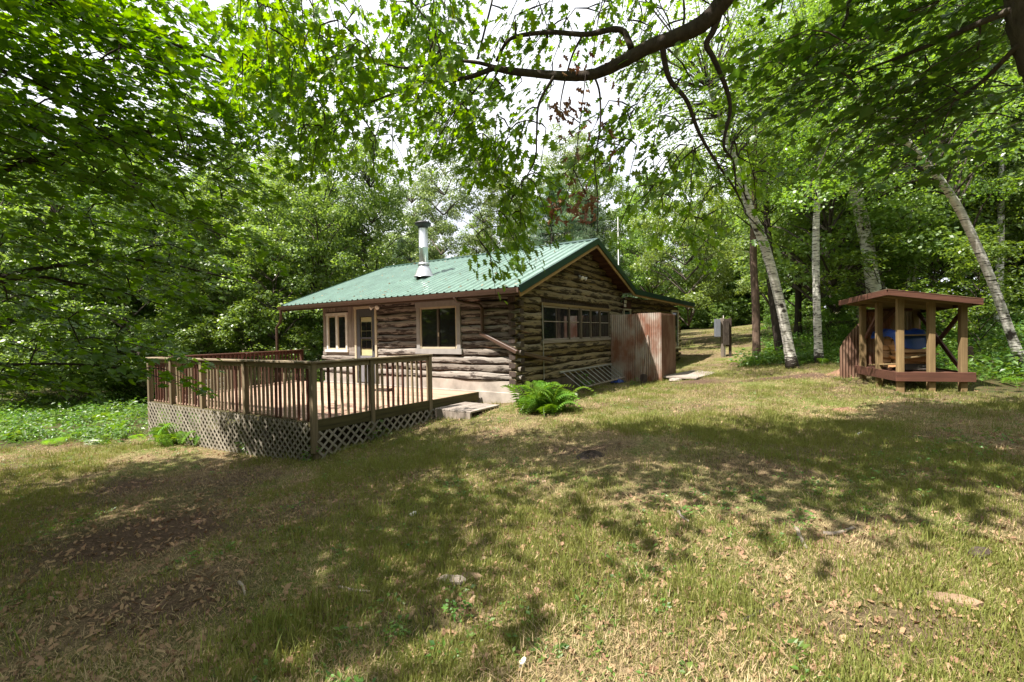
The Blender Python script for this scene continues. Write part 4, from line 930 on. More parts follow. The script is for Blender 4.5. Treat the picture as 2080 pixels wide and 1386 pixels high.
trunk_tree('brown_trunk_tree', 'straight brown trunk left of the leaning birch', [(1537, 728, 16.5), (1535, 620, 16.5), (1530, 520, 16.5), (1532, 420, 16.4), (1535, 250, 16)], [.135, .13, .12, .10, .05], M['barkb'], cl(1440, 1620, 150, 420, 14.5, 17.5, 26))
trunk_tree('dark_trunk_tree', 'dark leaning trunk right behind the leaning birch', [(1590, 722, 17.5), (1573, 620, 17.5), (1562, 520, 17.5), (1555, 380, 17.3)], [.20, .17, .15, .08], M['barkd'], cl(1500, 1640, 250, 440, 16, 18.5, 20))
trunk_tree('dark_trunk_tree', 'dark trunk between the slim birch and the thick birch', [(1752, 690, 18), (1748, 560, 18), (1743, 450, 18), (1738, 300, 18)], [.20, .18, .17, .10], M['barkd'], cl(1680, 1820, 220, 420, 17, 19.5, 22))
trunk_tree('dark_trunk_tree', 'distant dark trunk seen between the two lawn birches', [(1620, 665, 24), (1622, 590, 24), (1620, 500, 24), (1625, 350, 24)], [.17, .15, .14, .08], M['barkd'], cl(1560, 1690, 280, 440, 23, 25.5, 16))
trunk_tree('spotted_trunk_tree', 'pale speckled trunk at the far right of the wood', [(2028, 650, 17), (2030, 560, 17), (2032, 470, 17), (2035, 300, 17)], [.14, .12, .11, .06], M['birch'], cl(1960, 2090, 250, 440, 16, 18, 16))
# stump and bark scraps right of the shed
sx_ = at(1965, 752, 11.6); stp_ = thing('tree_stump', 'short red brown stump right of the wood shed', 'stump', (sx_[0], sx_[1], g1(sx_[0], sx_[1])))
mb = MB(); mb.tube([(0, 0, -.1), (.01, 0, .2), (.0, .01, .50)], [.16, .125, .115], 12, 0, .15); mb.build('stump', M['barkb'], stp_)
random.seed(8)

# ------------------------------------------------------------------ understorey saplings and shrubs at the wood's edge
for (px, d, p, s, lab) in ((690, 20, 'sap', 1.0, 'bright leafy shrub behind the left corner of the cabin'), (520, 16.8, 'sap', 1.05, 'bright green sapling beyond the far end of the deck'), (400, 17.5, 'sap', 1.15, 'tall bright sapling left of the downspout'), (600, 17.2, 'sap2', 1.0, 'low leafy shrub at the foot of the downspout'),
        (1690, 16.5, 'sap2', .9, 'leafy shrub behind the slim birch'), (2000, 12.6, 'sap', .95, 'leafy sapling right of the wood shed'), (1915, 14.5, 'sap', 1.1, 'leafy sapling behind the wood shed roof')):
    x = (px-1040)/F*d; put_tree('sapling', PROTO[p], x, d, random.uniform(0, 6), s, lab, 'shrub')
k_ = 0
while k_ < 34:
    side = random.random()
    if side < .45: px, d = random.uniform(1640, 2300), random.uniform(15, 26)
    elif side < .8: px, d = random.uniform(-250, 560), random.uniform(15.5, 25)
    else: px, d = random.uniform(1260, 1640), random.uniform(30, 50)
    x = (px-1040)/F*d
    if float(lawn(np.array([x]), np.array([d]))[0]) > .05: continue
    grp = 'saplings behind the wood shed' if side < .45 else 'saplings in the wood left of the deck' if side < .8 else 'shrubs along the far side of the lawn'
    put_tree('sapling', PROTO[random.choice(('sap', 'sap2'))], x, d, random.uniform(0, 6), random.uniform(.6, 1.25), {'saplings behind the wood shed': 'leafy understorey sapling in the wood behind the shed', 'saplings in the wood left of the deck': 'leafy understorey sapling in the shade left of the deck'}.get(grp, 'leafy shrub along the shaded far side of the lawn'), 'shrub', grp); k_ += 1

# ------------------------------------------------------------------ near trees that overhang the view
def spray_leaves(c, dirv, nrm, ln, wd, n):           # a flat spray: leaves along a fan of twigs
    d = dirv/np.linalg.norm(dirv); nrm = nrm-d*(nrm@d); nrm /= np.linalg.norm(nrm); s = np.cross(nrm, d)
    t = rng.uniform(0, 1, n); u = rng.uniform(-1, 1, n)*(.25+.75*np.sin(math.pi*np.clip(t*.9+.1, 0, 1)))
    P = c+d*(t*ln)[:, None]+s*(u*wd)[:, None]+nrm*rng.normal(0, .035, n)[:, None]-np.array([0, 0, 1.])*(.22*ln*(t**2+.5*u*u))[:, None]
    N = nrm+rv(n, .33); Y = d[None]*.8+s[None]*u[:, None]*1.1+rv(n, .25)+np.array([0, 0, -.25])
    return P, N, Y
def near_tree(name, label, tmpl, leafname, lmat, bmat, limbs, sprays, base, size, nparts, seed_):
    """limbs: [(points, r0, r1)]; sprays: [(centre, dir, normal, length, width, n)]"""
    global rng
    rng = np.random.default_rng(seed_); org = np.array([base[0], base[1], g1(base[0], base[1])]); t = thing(name, label, 'tree', org)
    tb = MB(); nodes = []; nrad = []
    for pts, r0, r1 in limbs:
        sp = smoothpath([np.array(p)-org for p in pts], 6); rr = np.linspace(r0, r1, len(sp)); tb.tube(sp, list(rr), 9 if r0 > .03 else 6, 0, .12 if r0 > .03 else 0); nodes += sp; nrad += list(rr)
    nodes = np.array(nodes); nrad = np.array(nrad); P = []; N = []; Y = []; K = []
    near_ = [float(np.min(np.linalg.norm(nodes-(np.array(q[0])-org), axis=1))) for q in sprays]
    buf = np.zeros((len(nodes)+3*len(sprays), 3)); bnr = np.zeros(len(buf)); m_ = len(nodes); buf[:m_] = nodes; bnr[:m_] = nrad
    for (c, d, nr_, ln, wd, n) in [sprays[i] for i in np.argsort(near_)]:      # each spray grows from the nearest wood, older sprays included
        c = np.array(c)-org; d = np.array(d, float); d /= np.linalg.norm(d); nodes = buf[:m_]; nrad = bnr[:m_]
        j = int(np.argmin(np.linalg.norm(nodes-c, axis=1)+(nodes[:, 2]-c[2] < -.2)*.3)); L_ = np.linalg.norm(nodes[j]-c)
        for q in (c, (nodes[j]+c)/2+np.array([0, 0, .08*L_]), c+d*ln*.5-np.array([0, 0, .06*ln])): buf[m_] = q; bnr[m_] = .009; m_ += 1
        nodes = buf[:m_]; nrad = bnr[:m_]
        if True: tb.tube([nodes[j], (nodes[j]+c)/2+np.array([0, 0, .08*L_])+rv(1, .03)[0]*L_, c, c+d*ln*.5-np.array([0, 0, .06*ln]), c+d*ln*.95-np.array([0, 0, .2*ln])], [min(.012+.004*L_, nrad[j]*.6), .009, .006, .004, .002], 5, 0, 0, False)
        p, q, y = spray_leaves(c, d, np.array(nr_, float), ln, wd, n); P.append(p); N.append(q); Y.append(y); K.append(np.full(n, 1.55 if ln in (1.1, 1.2, 1.3) else 1.))  # out-of-frame sprays get enlarged leaves for denser shade
    P = np.concatenate(P); N = np.concatenate(N); Y = np.concatenate(Y); S = rng.uniform(.55, 1.25, len(P))*size*np.concatenate(K)
    obj('trunk', mesh('trunk', tb.v, tb.f, bmat, smooth=True), t)
    # the largest leaves in view become parts, the others one mass
    Wd = P+org; rel = Wd-EYE; dz = rel@fwd; ix = 1040+F*(rel@cX)/np.maximum(dz, .1); iy = 693-F*(rel@cY)/np.maximum(dz, .1)
    inside = (dz > .5) & (ix > 10) & (ix < 2070) & (iy > 8) & (iy < 1370); score = np.where(inside, S/np.maximum(dz, .3), 0)
    pick = np.argsort(-score)[:nparts]; pick = pick[score[pick] > 0]; rest = np.setdiff1d(np.arange(len(P)), pick)
    vis = (dz > .3) & (ix > -260) & (ix < 2340) & (iy > -220) & (iy < 1600); ra, rb = rest[vis[rest]], rest[~vis[rest]]
    v, f, _ = leaves(tmpl, P[ra], N[ra], Y[ra], S[ra]); v2, f2, _ = leaves((T_R[0]*np.array([1.25, 1, 1]), np.array([[0, 1, 2], [0, 2, 3]])), P[rb], N[rb], Y[rb], S[rb])
    tag(obj('crown', mesh('crown', np.concatenate([v, v2]), np.concatenate([f, f2+len(v)]), lmat), t), kind='stuff')
    me = mesh(leafname, tmpl[0], [list(map(int, q)) for q in tmpl[1]], lmat); R_ = frames(N[pick], Y[pick])
    for i, j in enumerate(pick):
        o = obj(leafname, me, t); M4 = Matrix(R_[i].tolist()).to_4x4(); o.rotation_euler = M4.to_euler(); o.location = tuple(map(float, P[j])); o.scale = (float(S[j]),)*3
    return t
rnd = random.Random(42)
# left maple: tiers of drooping boughs reaching in from the left
lm_base = (-8.6, 4.6)
LB = [([(-8.6, 4.6, -.7), (-8.5, 4.6, 2), (-8.3, 4.7, 5), (-8.2, 4.6, 8.5)], .26, .10)]
def bough(pl, r0, r1): LB.append(([at(*p) if len(p) == 3 and p[2] > 0 and abs(p[0]) > 20 else np.array(p) for p in pl], r0, r1))
for pl, r0, r1 in (([(-700, 500, 4.8), (-200, 420, 5.2), (10, 345, 5.4), (160, 295, 5.6), (300, 268, 5.9), (440, 285, 6.2), (540, 312, 6.4)], .06, .008),
                   ([(-700, 700, 4.8), (-100, 590, 5.4), (50, 552, 5.8), (160, 534, 6.2), (265, 527, 6.6), (380, 545, 6.9), (520, 580, 7.2)], .055, .008),
                   ([(-100, 592, 5.4), (60, 563, 5.7), (150, 575, 6.0), (240, 592, 6.2), (330, 620, 6.4)], .03, .007),
                   ([(-700, 220, 4.6), (-150, 120, 4.8), (20, 150, 5.0), (120, 190, 5.3), (260, 250, 5.7)], .05, .008),
                   ([(-700, -60, 4.5), (-100, -40, 4.8), (150, 20, 5.0), (380, 100, 5.4), (500, 150, 5.8)], .05, .008),
                   ([(-600, 900, 5.2), (-120, 760, 5.6), (60, 740, 6.0), (220, 745, 6.4), (340, 770, 6.6)], .035, .006)):
    LB.append(([np.array([-8.4, 4.65, at(*pl[0])[2]-.2])]+[at(*p) for p in pl], r0, r1))
LS = []
def add_spr(L_, x0, x1, y0, y1, d0, d1, n, dirf, ln=(.7, 1.2), wd=(.3, .5), nl=(36, 54), nrm=(0, 0, 1), keep=None):
    k_ = 0
    while k_ < n:
        px, py = rnd.uniform(x0, x1), rnd.uniform(y0, y1)
        if keep and not keep(px, py): continue
        c = at(px, py, rnd.uniform(d0, d1)); d = np.array(dirf)+np.array([rnd.uniform(-.3, .3), rnd.uniform(-.5, .5), rnd.uniform(-.15, .15)])
        nr_ = np.array(nrm)+np.array([rnd.uniform(-.35, .35), rnd.uniform(-.35, .35), 0]); L_.append((c, d, nr_, rnd.uniform(*ln), rnd.uniform(*wd), rnd.randint(*nl))); k_ += 1
kp = lambda px, py: px < 480-.25*abs(py-330)
add_spr(LS, -150, 470, -60, 560, 4.8, 7.2, 140, (1, .25, -.25), keep=kp)
add_spr(LS, -150, 260, -80, 330, 4.2, 6.0, 95, (1, .1, -.2))
add_spr(LS, -150, 300, 560, 760, 5.4, 7.0, 26, (1, .3, -.25), keep=lambda px, py: px < 330-.3*(py-560))
for (px, py, d) in ((330, 700, 7.2), (280, 690, 6.9), (380, 715, 7.6), (60, 760, 5.6), (10, 790, 5.4), (120, 770, 5.8)): LS.append((at(px-60, py, d), np.array([1, .1, -.12]), np.array([0, .1, 1]), .8, .3, 38))
NV = len(LS)
for _ in range(1350):                               # unseen rest of the crown, packed dense to shade the left foreground
    LS.append((np.array([rnd.uniform(-12, -4.4), rnd.uniform(-2, 5.6), rnd.uniform(4.6, 9)]), np.array([rnd.uniform(-1, 1), rnd.uniform(-1, 1), -.2]), np.array([0, 0, 1]), 1.3, .6, 36))
LS = [s for i, s in enumerate(LS) if i < NV or (s[0][0] < -5.4 and s[0][2] > 6 and i % 5 < 3) or (s[0][1] < 4.3-.277*(s[0][2]-3) and not (s[0][1] < .4 and s[0][0] > -5.4))]
near_tree('maple_tree', 'near maple with tiers of dark green boughs hanging in from the left', T_M, 'leaf', M['maple'], M['barkd'], LB, LS, lm_base, .100, 300, 51)

# the oak whose limb crosses the top of the view
ok_base = (4.4, 1.0)
OB = [([(4.4, 1.0, -.2), (4.3, 1.1, 2.5), (3.9, 1.6, 4.6), (3.3, 2.6, 5.8), tuple(at(1500, -60, 4.0))], .24, .10)]
OB.append(([at(1500, -60, 4.0), at(1470, 0, 4.1), at(1430, 45, 4.2), at(1385, 70, 4.3), at(1320, 95, 4.4), at(1265, 125, 4.5), at(1215, 148, 4.6), at(1170, 155, 4.7), at(1110, 152, 4.8), at(1040, 145, 4.9), at(1000, 138, 4.95)], .085, .032))
for pl, r0, r1 in (([(1005, 138, 4.95), (950, 158, 5.0), (900, 165, 5.1), (850, 175, 5.2), (800, 190, 5.3), (760, 205, 5.4), (690, 228, 5.5)], .028, .006),
        ([(1000, 135, 4.95), (960, 126, 5.0), (900, 124, 5.1), (840, 138, 5.2), (790, 132, 5.3), (740, 110, 5.4), (700, 92, 5.5), (695, 60, 5.6)], .02, .005),
        ([(1282, 98, 4.45), (1268, 66, 4.5), (1245, 60, 4.5), (1190, 70, 4.6), (1120, 66, 4.7), (1060, 72, 4.8), (1030, 85, 4.9), (1008, 125, 4.95)], .032, .016),
        ([(1345, 82, 4.35), (1350, 125, 4.4), (1362, 165, 4.45), (1395, 205, 4.5), (1420, 270, 4.6), (1455, 330, 4.7), (1490, 380, 4.8), (1515, 430, 4.9)], .03, .007),
        ([(1475, -10, 4.1), (1450, 60, 4.2), (1435, 90, 4.25), (1450, 120, 4.3), (1475, 180, 4.4), (1483, 225, 4.45), (1470, 295, 4.5), (1490, 330, 4.6), (1495, 390, 4.7)], .032, .008),
        ([(1205, 150, 4.6), (1218, 190, 4.65), (1219, 260, 4.7), (1208, 330, 4.75), (1214, 400, 4.8), (1213, 478, 4.85)], .012, .004),
        ([(1125, 155, 4.75), (1095, 210, 4.8), (1090, 270, 4.85), (1085, 330, 4.9), (1045, 395, 5.0), (1015, 460, 5.1)], .014, .004),
        ([(1182, 74, 4.6), (1160, 120, 4.65), (1140, 200, 4.7), (1137, 260, 4.75)], .012, .004),
        ([(1000, 138, 4.95), (960, 190, 5.0), (920, 230, 5.1), (890, 280, 5.2), (870, 320, 5.3)], .010, .004),
        ([(970, 120, 5), (985, 60, 5), (1000, 0, 5), (1010, -60, 5)], .012, .010),
        ([(1385, 70, 4.3), (1390, 20, 4.3), (1380, -60, 4.3)], .012, .008),
        ([(900, 124, 5.1), (880, 60, 5.1), (850, 20, 5.1), (800, -40, 5.1)], .012, .006),
        ([(860, 200, 5.2), (960, 160, 5), (830, 340, 5.6)], .006, .003)):
    OB.append(([at(*p) for p in pl], r0, r1))
OS = []
def osp(x0, x1, y0, y1, d0, d1, n, k_=(27, 42)): add_spr(OS, x0, x1, y0, y1, d0, d1, n, (rnd.uniform(-.6, .2), .2, -.35), (.35, .65), (.18, .3), k_, (.1, -.25, .9))
osp(480, 960, -40, 150, 4.2, 6.0, 84, (30, 44)); osp(480, 900, 120, 290, 4.6, 6.2, 34); osp(580, 840, 230, 300, 5.0, 6.2, 14, (12, 20)); osp(930, 1110, 150, 330, 4.6, 5.4, 15); osp(980, 1090, 320, 470, 4.8, 5.4, 12)
osp(1080, 1270, -20, 40, 4.4, 5.2, 5, (10, 16)); osp(1230, 1420, 120, 300, 4.4, 5.2, 14, (14, 22)); osp(1250, 1420, 260, 420, 4.6, 5.4, 12, (12, 20)); osp(1380, 1560, 280, 470, 4.6, 5.6, 14, (14, 22)); osp(965, 1040, 430, 520, 5.0, 5.4, 5, (10, 16))
osp(1000, 1400, -60, 60, 4.4, 5.4, 14, (12, 20)); osp(1150, 1420, 180, 400, 4.6, 5.6, 12, (12, 20)); osp(920, 1130, 150, 370, 4.8, 5.8, 16, (16, 24)); osp(1010, 1150, 60, 160, 4.6, 5.2, 6, (10, 16)); osp(1300, 1480, -60, 60, 4.6, 5.6, 10, (14, 22))
for _ in range(250):                                # upper crown, above the frame, that shades the middle of the lawn
    x, y = rnd.uniform(-2.3, 6.0), rnd.uniform(2.2, 5.2); z = rnd.uniform(max(5.6, 1.6+.80*y+.6), 8.2)
    OS.append((np.array([x, y, z]), np.array([rnd.uniform(-1, 1), rnd.uniform(-1, 1), -.2]), np.array([0, 0, 1]), 1.1, .5, 30))
near_tree('oak_tree', 'near oak with a long bare limb crossing the top of the view', T_O, 'leaf', M['oak'], M['barkd'], OB, OS, ok_base, .104, 300, 52)
# dead brown sprig hanging in the oak
dsp = thing('dead_sprig', 'dead twig with curled brown leaves hanging below the oak limb', 'dead twig', at(1190, 150, 4.6))
o0 = at(1190, 150, 4.6); tb = MB(); P = []
for pl in ([(1190, 150, 4.6), (1178, 250, 4.65), (1165, 345, 4.7), (1150, 400, 4.75), (1135, 425, 4.8)], [(1165, 345, 4.7), (1185, 385, 4.7), (1200, 420, 4.7)], [(1178, 250, 4.65), (1150, 230, 4.6), (1130, 215, 4.6)]):
    sp = smoothpath([at(*p)-o0 for p in pl], 5); tb.tube(sp, list(np.linspace(.006, .003, len(sp))), 5); P += sp[3:]
P = np.array(P); rng = np.random.default_rng(9); P = P[rng.integers(0, len(P), 46)]+rv(46, .05)
P = np.concatenate([P, np.array([at(rng.uniform(1105, 1210), rng.uniform(395, 450), rng.uniform(4.6, 4.9))-o0 for _ in range(46)]), np.array([at(rng.uniform(1130, 1260), rng.uniform(60, 350), rng.uniform(4.5, 4.8))-o0 for _ in range(40)])])
tb2 = tb.build('twig', M['barkd'], dsp)
lf = mesh('leaf', T_O[0]*np.array([.7, 1, 2.5]), [list(map(int, q)) for q in T_O[1]], M['dead']); R_ = frames(rv(len(P)), rv(len(P), .5)+np.array([0, 0, -1.]))
for i in range(len(P)):
    o = obj('leaf', lf, dsp, P[i], Matrix(R_[i].tolist()).to_euler(), float(rng.uniform(.07, .12)))
# right maple with its trunk at the picture's edge
rm_base = (5.35, 4.2)
RB = [([(5.35, 4.2, .1), at(2135, 230, 4.2), at(2106, 120, 4.2), at(2080, 40, 4.2), at(2066, -40, 4.2), (4.35, 4.3, 6.5), (4.2, 4.4, 8.5)], .15, .08)]
for pl, r0, r1 in (([(2055, 20, 4.2), (1960, 60, 4.5), (1880, 95, 4.8), (1790, 130, 5.2), (1700, 160, 5.6)], .035, .007), ([(2050, -30, 4.2), (1900, -40, 4.6), (1740, -10, 5.0), (1718, 40, 5.1), (1690, 95, 5.2), (1640, 150, 5.3)], .03, .007), ([(2070, 90, 4.2), (1990, 170, 4.6), (1920, 215, 5.0), (1880, 245, 5.2), (1893, 290, 5.3)], .025, .005), ([(2050, -40, 4.2), (1850, -80, 4.5), (1650, -90, 4.8), (1500, -80, 5.0)], .03, .01)):
    RB.append(([at(*p) for p in pl], r0, r1))
RS = []
add_spr(RS, 1640, 2120, -60, 200, 4.3, 6.6, 90, (-1, .2, -.3), nl=(20, 34)); add_spr(RS, 1740, 2100, 160, 300, 4.6, 6.6, 22, (-1, .2, -.35), nl=(20, 30), keep=lambda px, py: py < 300); add_spr(RS, 1540, 1680, 30, 170, 5.0, 6.2, 10, (-1, .2, -.3), nl=(16, 26))
for _ in range(60):
    x, y = rnd.uniform(2.8, 9), rnd.uniform(1.5, 6.5); RS.append((np.array([x, y, rnd.uniform(max(5, 1.6+.78*y+.5), 9)]), np.array([rnd.uniform(-1, 1), rnd.uniform(-1, 1), -.2]), np.array([0, 0, 1]), 1.2, .55, 30))
near_tree('maple_tree', 'near maple with trunk at the right edge and leaves over the upper right', T_M, 'leaf', M['mapler'], M['bark'], RB, RS, rm_base, .118, 250, 53)

# ------------------------------------------------------------------ ferns and low plants
def frond_mesh(ln, seed_):
    r = random.Random(seed_); V = []; Fc = []; n = 17; pts = []
    for i in range(n+1): t = i/n; pts.append((ln*(t-.18*t**3), 0, ln*(.62*t-.78*t*t*t)))
    for i in range(1, n):
        t = i/n; x, _, z = pts[i]; wd = ln*.27*math.sin(math.pi*min(1, .12+t*.9))**.9*(1-t*.25)+.01
        for s in (-1, 1):
            b = len(V); dx = ln*.06; dr = -.10*wd
            V += [(x, 0, z), (x+dx*.1-.012, s*wd*.4, z+.01), (x+dx, s*wd, z+dr), (x+dx*.5+.014, s*wd*.45, z+.008)]; Fc.append([b, b+1, b+2, b+3])
    for i in range(n):
        b = len(V); V += [(pts[i][0], -.004, pts[i][2]), (pts[i][0], .004, pts[i][2]), (pts[i+1][0], .003, pts[i+1][2]), (pts[i+1][0], -.003, pts[i+1][2])]; Fc.append([b, b+1, b+2, b+3])
    return mesh('frond', V, Fc, M['fern'])
FR = [frond_mesh(.72, s_) for s_ in range(3)]
def fern(px, py, d, s, n, label, spread=.16):
    p = at(px, py, d); t = thing('fern', label, 'fern', (p[0], p[1], g1(p[0], p[1])))
    for i in range(n):
        a = rnd.uniform(0, 6.283); e = rnd.uniform(-1.0, .1); o = obj('frond', rnd.choice(FR), t, (rnd.gauss(0, spread), rnd.gauss(0, spread), rnd.uniform(-.02, .12)), (rnd.uniform(-.4, .4), e, a), s*rnd.uniform(.7, 1.15))
    return t
fern(1112, 838, 9.1, 1.05, 84, 'big bright green fern at the near corner of the cabin', .20)
fern(1085, 838, 8.9, .6, 22, 'small fern in front of the big cabin corner fern', .1)
fern(335, 900, 9.8, .85, 26, 'bright fern at the far left corner of the deck lattice')
fern(370, 890, 9.3, .55, 14, 'small fern against the lattice, next to the corner fern')
def herb_mesh(seed_, mat, n=46, h=.34, r=.2, ls=.085):
    q = np.random.default_rng(seed_); a = q.uniform(0, 6.283, n); rr = r*np.sqrt(q.uniform(0, 1, n)); z = h*q.uniform(.15, 1, n)*(1-.4*(rr/r)**2)
    P = np.stack([rr*np.cos(a), rr*np.sin(a), z], 1); N = q.normal(0, .4, (n, 3))+np.array([0, 0, 1.]); Y = np.stack([np.cos(a), np.sin(a), np.full(n, -.2)], 1)+q.normal(0, .4, (n, 3))
    v, f, _ = leaves(T_R, P, N, Y, q.uniform(.6, 1.3, n)*ls); v = list(map(tuple, v)); f = [list(map(int, k)) for k in f]
    for i in range(0, n, 4):
        b = len(v); x, y, zz = P[i]; v += [(x*.2-.003, y*.2, 0), (x*.2+.003, y*.2, 0), (x+.002, y, zz), (x-.002, y, zz)]; f.append([b, b+1, b+2, b+3])
    return mesh('plant', v, f, mat)
HB = [herb_mesh(s_, M['under']) for s_ in range(4)]
for (px, py, d, s, lab) in ((765, 880, 8.4, 1.0, 'leafy weed at the foot of the right lattice'), (640, 925, 7.5, .8, 'leafy weed at the near deck corner'), (505, 905, 8.5, .9, 'leafy weed in front of the sunny lattice'), (1290, 775, 13.6, .8, 'small weed by the corrugated enclosure'), (930, 1310, 2.6, .35, 'fresh green oak seedling in the foreground grass'), (810, 1325, 2.45, .32, 'second green seedling left of the oak seedling')):
    p = at(px, py, d); t = thing('weed', lab, 'weed', (p[0], p[1], g1(p[0], p[1]))); obj('leaves', HB[len(lab) % 4], t, scale=s)

# ------------------------------------------------------------------ scattered cover: grass, straw, litter, undergrowth
def hidden(name, me): return bpy.data.objects.new(name, me)     # a source for instances, linked to no collection
def scatter(name, pts, rots, scl, pick, sources, label, cat):
    me = bpy.data.meshes.new(name); me.vertices.add(len(pts)); me.vertices.foreach_set('co', np.asarray(pts, np.float32).ravel())
    for nm, ty, arr, key in (('rot', 'FLOAT_VECTOR', rots, 'vector'), ('scl', 'FLOAT', scl, 'value'), ('pick', 'INT', pick, 'value')):
        a = me.attributes.new(nm, ty, 'POINT'); a.data.foreach_set(key, np.asarray(arr, np.int32 if ty == 'INT' else np.float32).ravel())
    o = obj(name, me); ng = bpy.data.node_groups.new(name, 'GeometryNodeTree'); ng.interface.new_socket('Geometry', in_out='INPUT', socket_type='NodeSocketGeometry'); ng.interface.new_socket('Geometry', in_out='OUTPUT', socket_type='NodeSocketGeometry')
    gi = ng.nodes.new('NodeGroupInput'); go = ng.nodes.new('NodeGroupOutput'); jn = ng.nodes.new('GeometryNodeJoinGeometry'); ip = ng.nodes.new('GeometryNodeInstanceOnPoints'); lk = ng.links.new
    for s_ in sources[::-1]:
        oi = ng.nodes.new('GeometryNodeObjectInfo'); oi.inputs['Object'].default_value = s_; oi.inputs['As Instance'].default_value = True; lk(oi.outputs['Geometry'], jn.inputs[0])
    def attr(nm, ty):
        a = ng.nodes.new('GeometryNodeInputNamedAttribute'); a.data_type = ty; a.inputs['Name'].default_value = nm; return [q for q in a.outputs if q.enabled and q.name == 'Attribute'][0]
    e2r = ng.nodes.new('FunctionNodeEulerToRotation'); lk(attr('rot', 'FLOAT_VECTOR'), e2r.inputs[0])
    lk(gi.outputs[0], ip.inputs['Points']); lk(jn.outputs[0], ip.inputs['Instance']); ip.inputs['Pick Instance'].default_value = True; lk(attr('pick', 'INT'), ip.inputs['Instance Index']); lk(e2r.outputs[0], ip.inputs['Rotation']); lk(attr('scl', 'FLOAT'), ip.inputs['Scale']); lk(ip.outputs[0], go.inputs[0])
    md = o.modifiers.new('scatter', 'NODES'); md.node_group = ng
    return tag(o, label, cat, kind='stuff')
def tuft(seed_, nb, h, spread, mat, wd=.0035, flop=.6):
    q = np.random.default_rng(seed_); V = []; Fc = []
    for i in range(nb):
        a = q.uniform(0, 6.283); x, y = q.normal(0, spread, 2); hh = h*q.uniform(.5, 1.2); fl = q.uniform(.15, flop)*hh; dx, dy = math.cos(a), math.sin(a); w2 = wd*q.uniform(.7, 1.4); b = len(V)
        V += [(x-dy*w2, y+dx*w2, 0), (x+dy*w2, y-dx*w2, 0), (x+dx*fl*.35+dy*w2*.8, y+dy*fl*.35-dx*w2*.8, hh*.6), (x+dx*fl*.35-dy*w2*.8, y+dy*fl*.35+dx*w2*.8, hh*.6), (x+dx*fl, y+dy*fl, hh)]
        Fc += [[b, b+1, b+2, b+3], [b+3, b+2, b+4]]
    return mesh('tuft', V, Fc, mat)
def sample(n, dmin, dmax, powr=1.0):                # points inside the view wedge, denser near the camera
    d = dmin+(dmax-dmin)*rng.uniform(0, 1, n)**powr; x = rng.uniform(-1.22, 1.22, n)*d; return x, d
def off_house(x, y):
    lx = (x-HO[0])*HX[0]+(y-HO[1])*HX[1]; ly = (x-HO[0])*HY[0]+(y-HO[1])*HY[1]
    return ~(((lx > -7.2) & (lx < .05) & (ly > -.1) & (ly < 13)) | ((lx > -8.2) & (lx < -1.1) & (ly > -4.35) & (ly < .1)))
rng = np.random.default_rng(77)
gs = [hidden('grass_tuft', tuft(1, 14, .05, .05, M['grassg'], .0019)), hidden('grass_tuft', tuft(2, 12, .04, .055, M['grassg'], .0019)), hidden('grass_tuft', tuft(3, 14, .035, .06, M['grassg'], .0019)), hidden('grass_tuft', tuft(4, 16, .028, .07, M['grasss'], .0016, 1.8)), hidden('grass_tuft', tuft(5, 16, .02, .08, M['grasss'], .0016, 3.0)), hidden('grass_tuft', tuft(6, 20, .12, .05, M['grassg'], .0024, .8))]
X_ = []; Y_ = []
for n, a, b, pw in ((52000, 1.3, 8, 1.25), (46000, 6, 17, 1.1), (16000, 15, 45, 1.0)): x, y = sample(n, a, b, pw); X_.append(x); Y_.append(y)
x = np.concatenate(X_); y = np.concatenate(Y_); lw = lawn(x, y); dn = snoise(x, y, 1.6, 3)*.6+snoise(x, y, 4.5, 4)*.4
keep = (rng.uniform(0, 1, len(x)) < lw*(.25+.95*dn)) & off_house(x, y) & (rng.uniform(0, 1, len(x)) > dirt(x, y)*1.1); x = x[keep]; y = y[keep]; dn = dn[keep]
isg = rng.uniform(0, 1, len(x)) < np.clip((dn-.22)*2.2+.35*(y > 12), .12, .9); pk = np.where(isg, rng.integers(0, 3, len(x)), rng.integers(3, 5, len(x))); tall = (rng.uniform(0, 1, len(x)) < .10*np.clip(snoise(x, y, 2.6, 21)-.55, 0, 1)+.004) & isg; pk[tall] = 5
sc_ = rng.uniform(.6, 1.25, len(x))*np.where(y > 5, .8+.06*y, 1.1); scatter('grass', np.stack([x, y, gz(x, y)-.004], 1), np.stack([rng.normal(0, .12, len(x)), rng.normal(0, .12, len(x)), rng.uniform(0, 6.28, len(x))], 1), sc_, pk, gs, 'thin patchy mown grass and straw covering the lawn', 'grass')
# fallen leaves and bark scraps
ls_ = []
for i in range(4):
    q = np.random.default_rng(i); tv, tf = (T_O, T_M)[i % 2]; v = tv*np.array([.8, 1, 1])*.062; v[:, 2] += .016*np.sin(v[:, 0]*60+i)+.012*np.cos(v[:, 1]*50); v[:, 1] -= .03; ls_.append(hidden('fallen_leaf', mesh('fallen_leaf', v, [list(map(int, k)) for k in tf], M['litter'])))
for i in range(2):
    q = np.random.default_rng(20+i); V = [(-.035, -.012, 0), (.03, -.014, .006), (.042, .004, .004), (.02, .014, .012), (-.03, .012, .006)]; ls_.append(hidden('bark_scrap', mesh('bark_scrap', V, [[0, 1, 2, 3, 4]], M['litter'])))
x1, y1 = sample(12500, 1.3, 6, 1.2); x2, y2 = sample(11000, 5, 13, 1.0); x = np.r_[x1, x2]; y = np.r_[y1, y2]; dn = snoise(x, y, 1.3, 8); keep = (rng.uniform(0, 1, len(x)) < (.2+.9*dn**1.5+.35*(x > .5)*(y < 3.5)+.5*(x < -1))) & off_house(x, y) & (lawn(x, y) > .2); x = x[keep]; y = y[keep]; n = len(x)
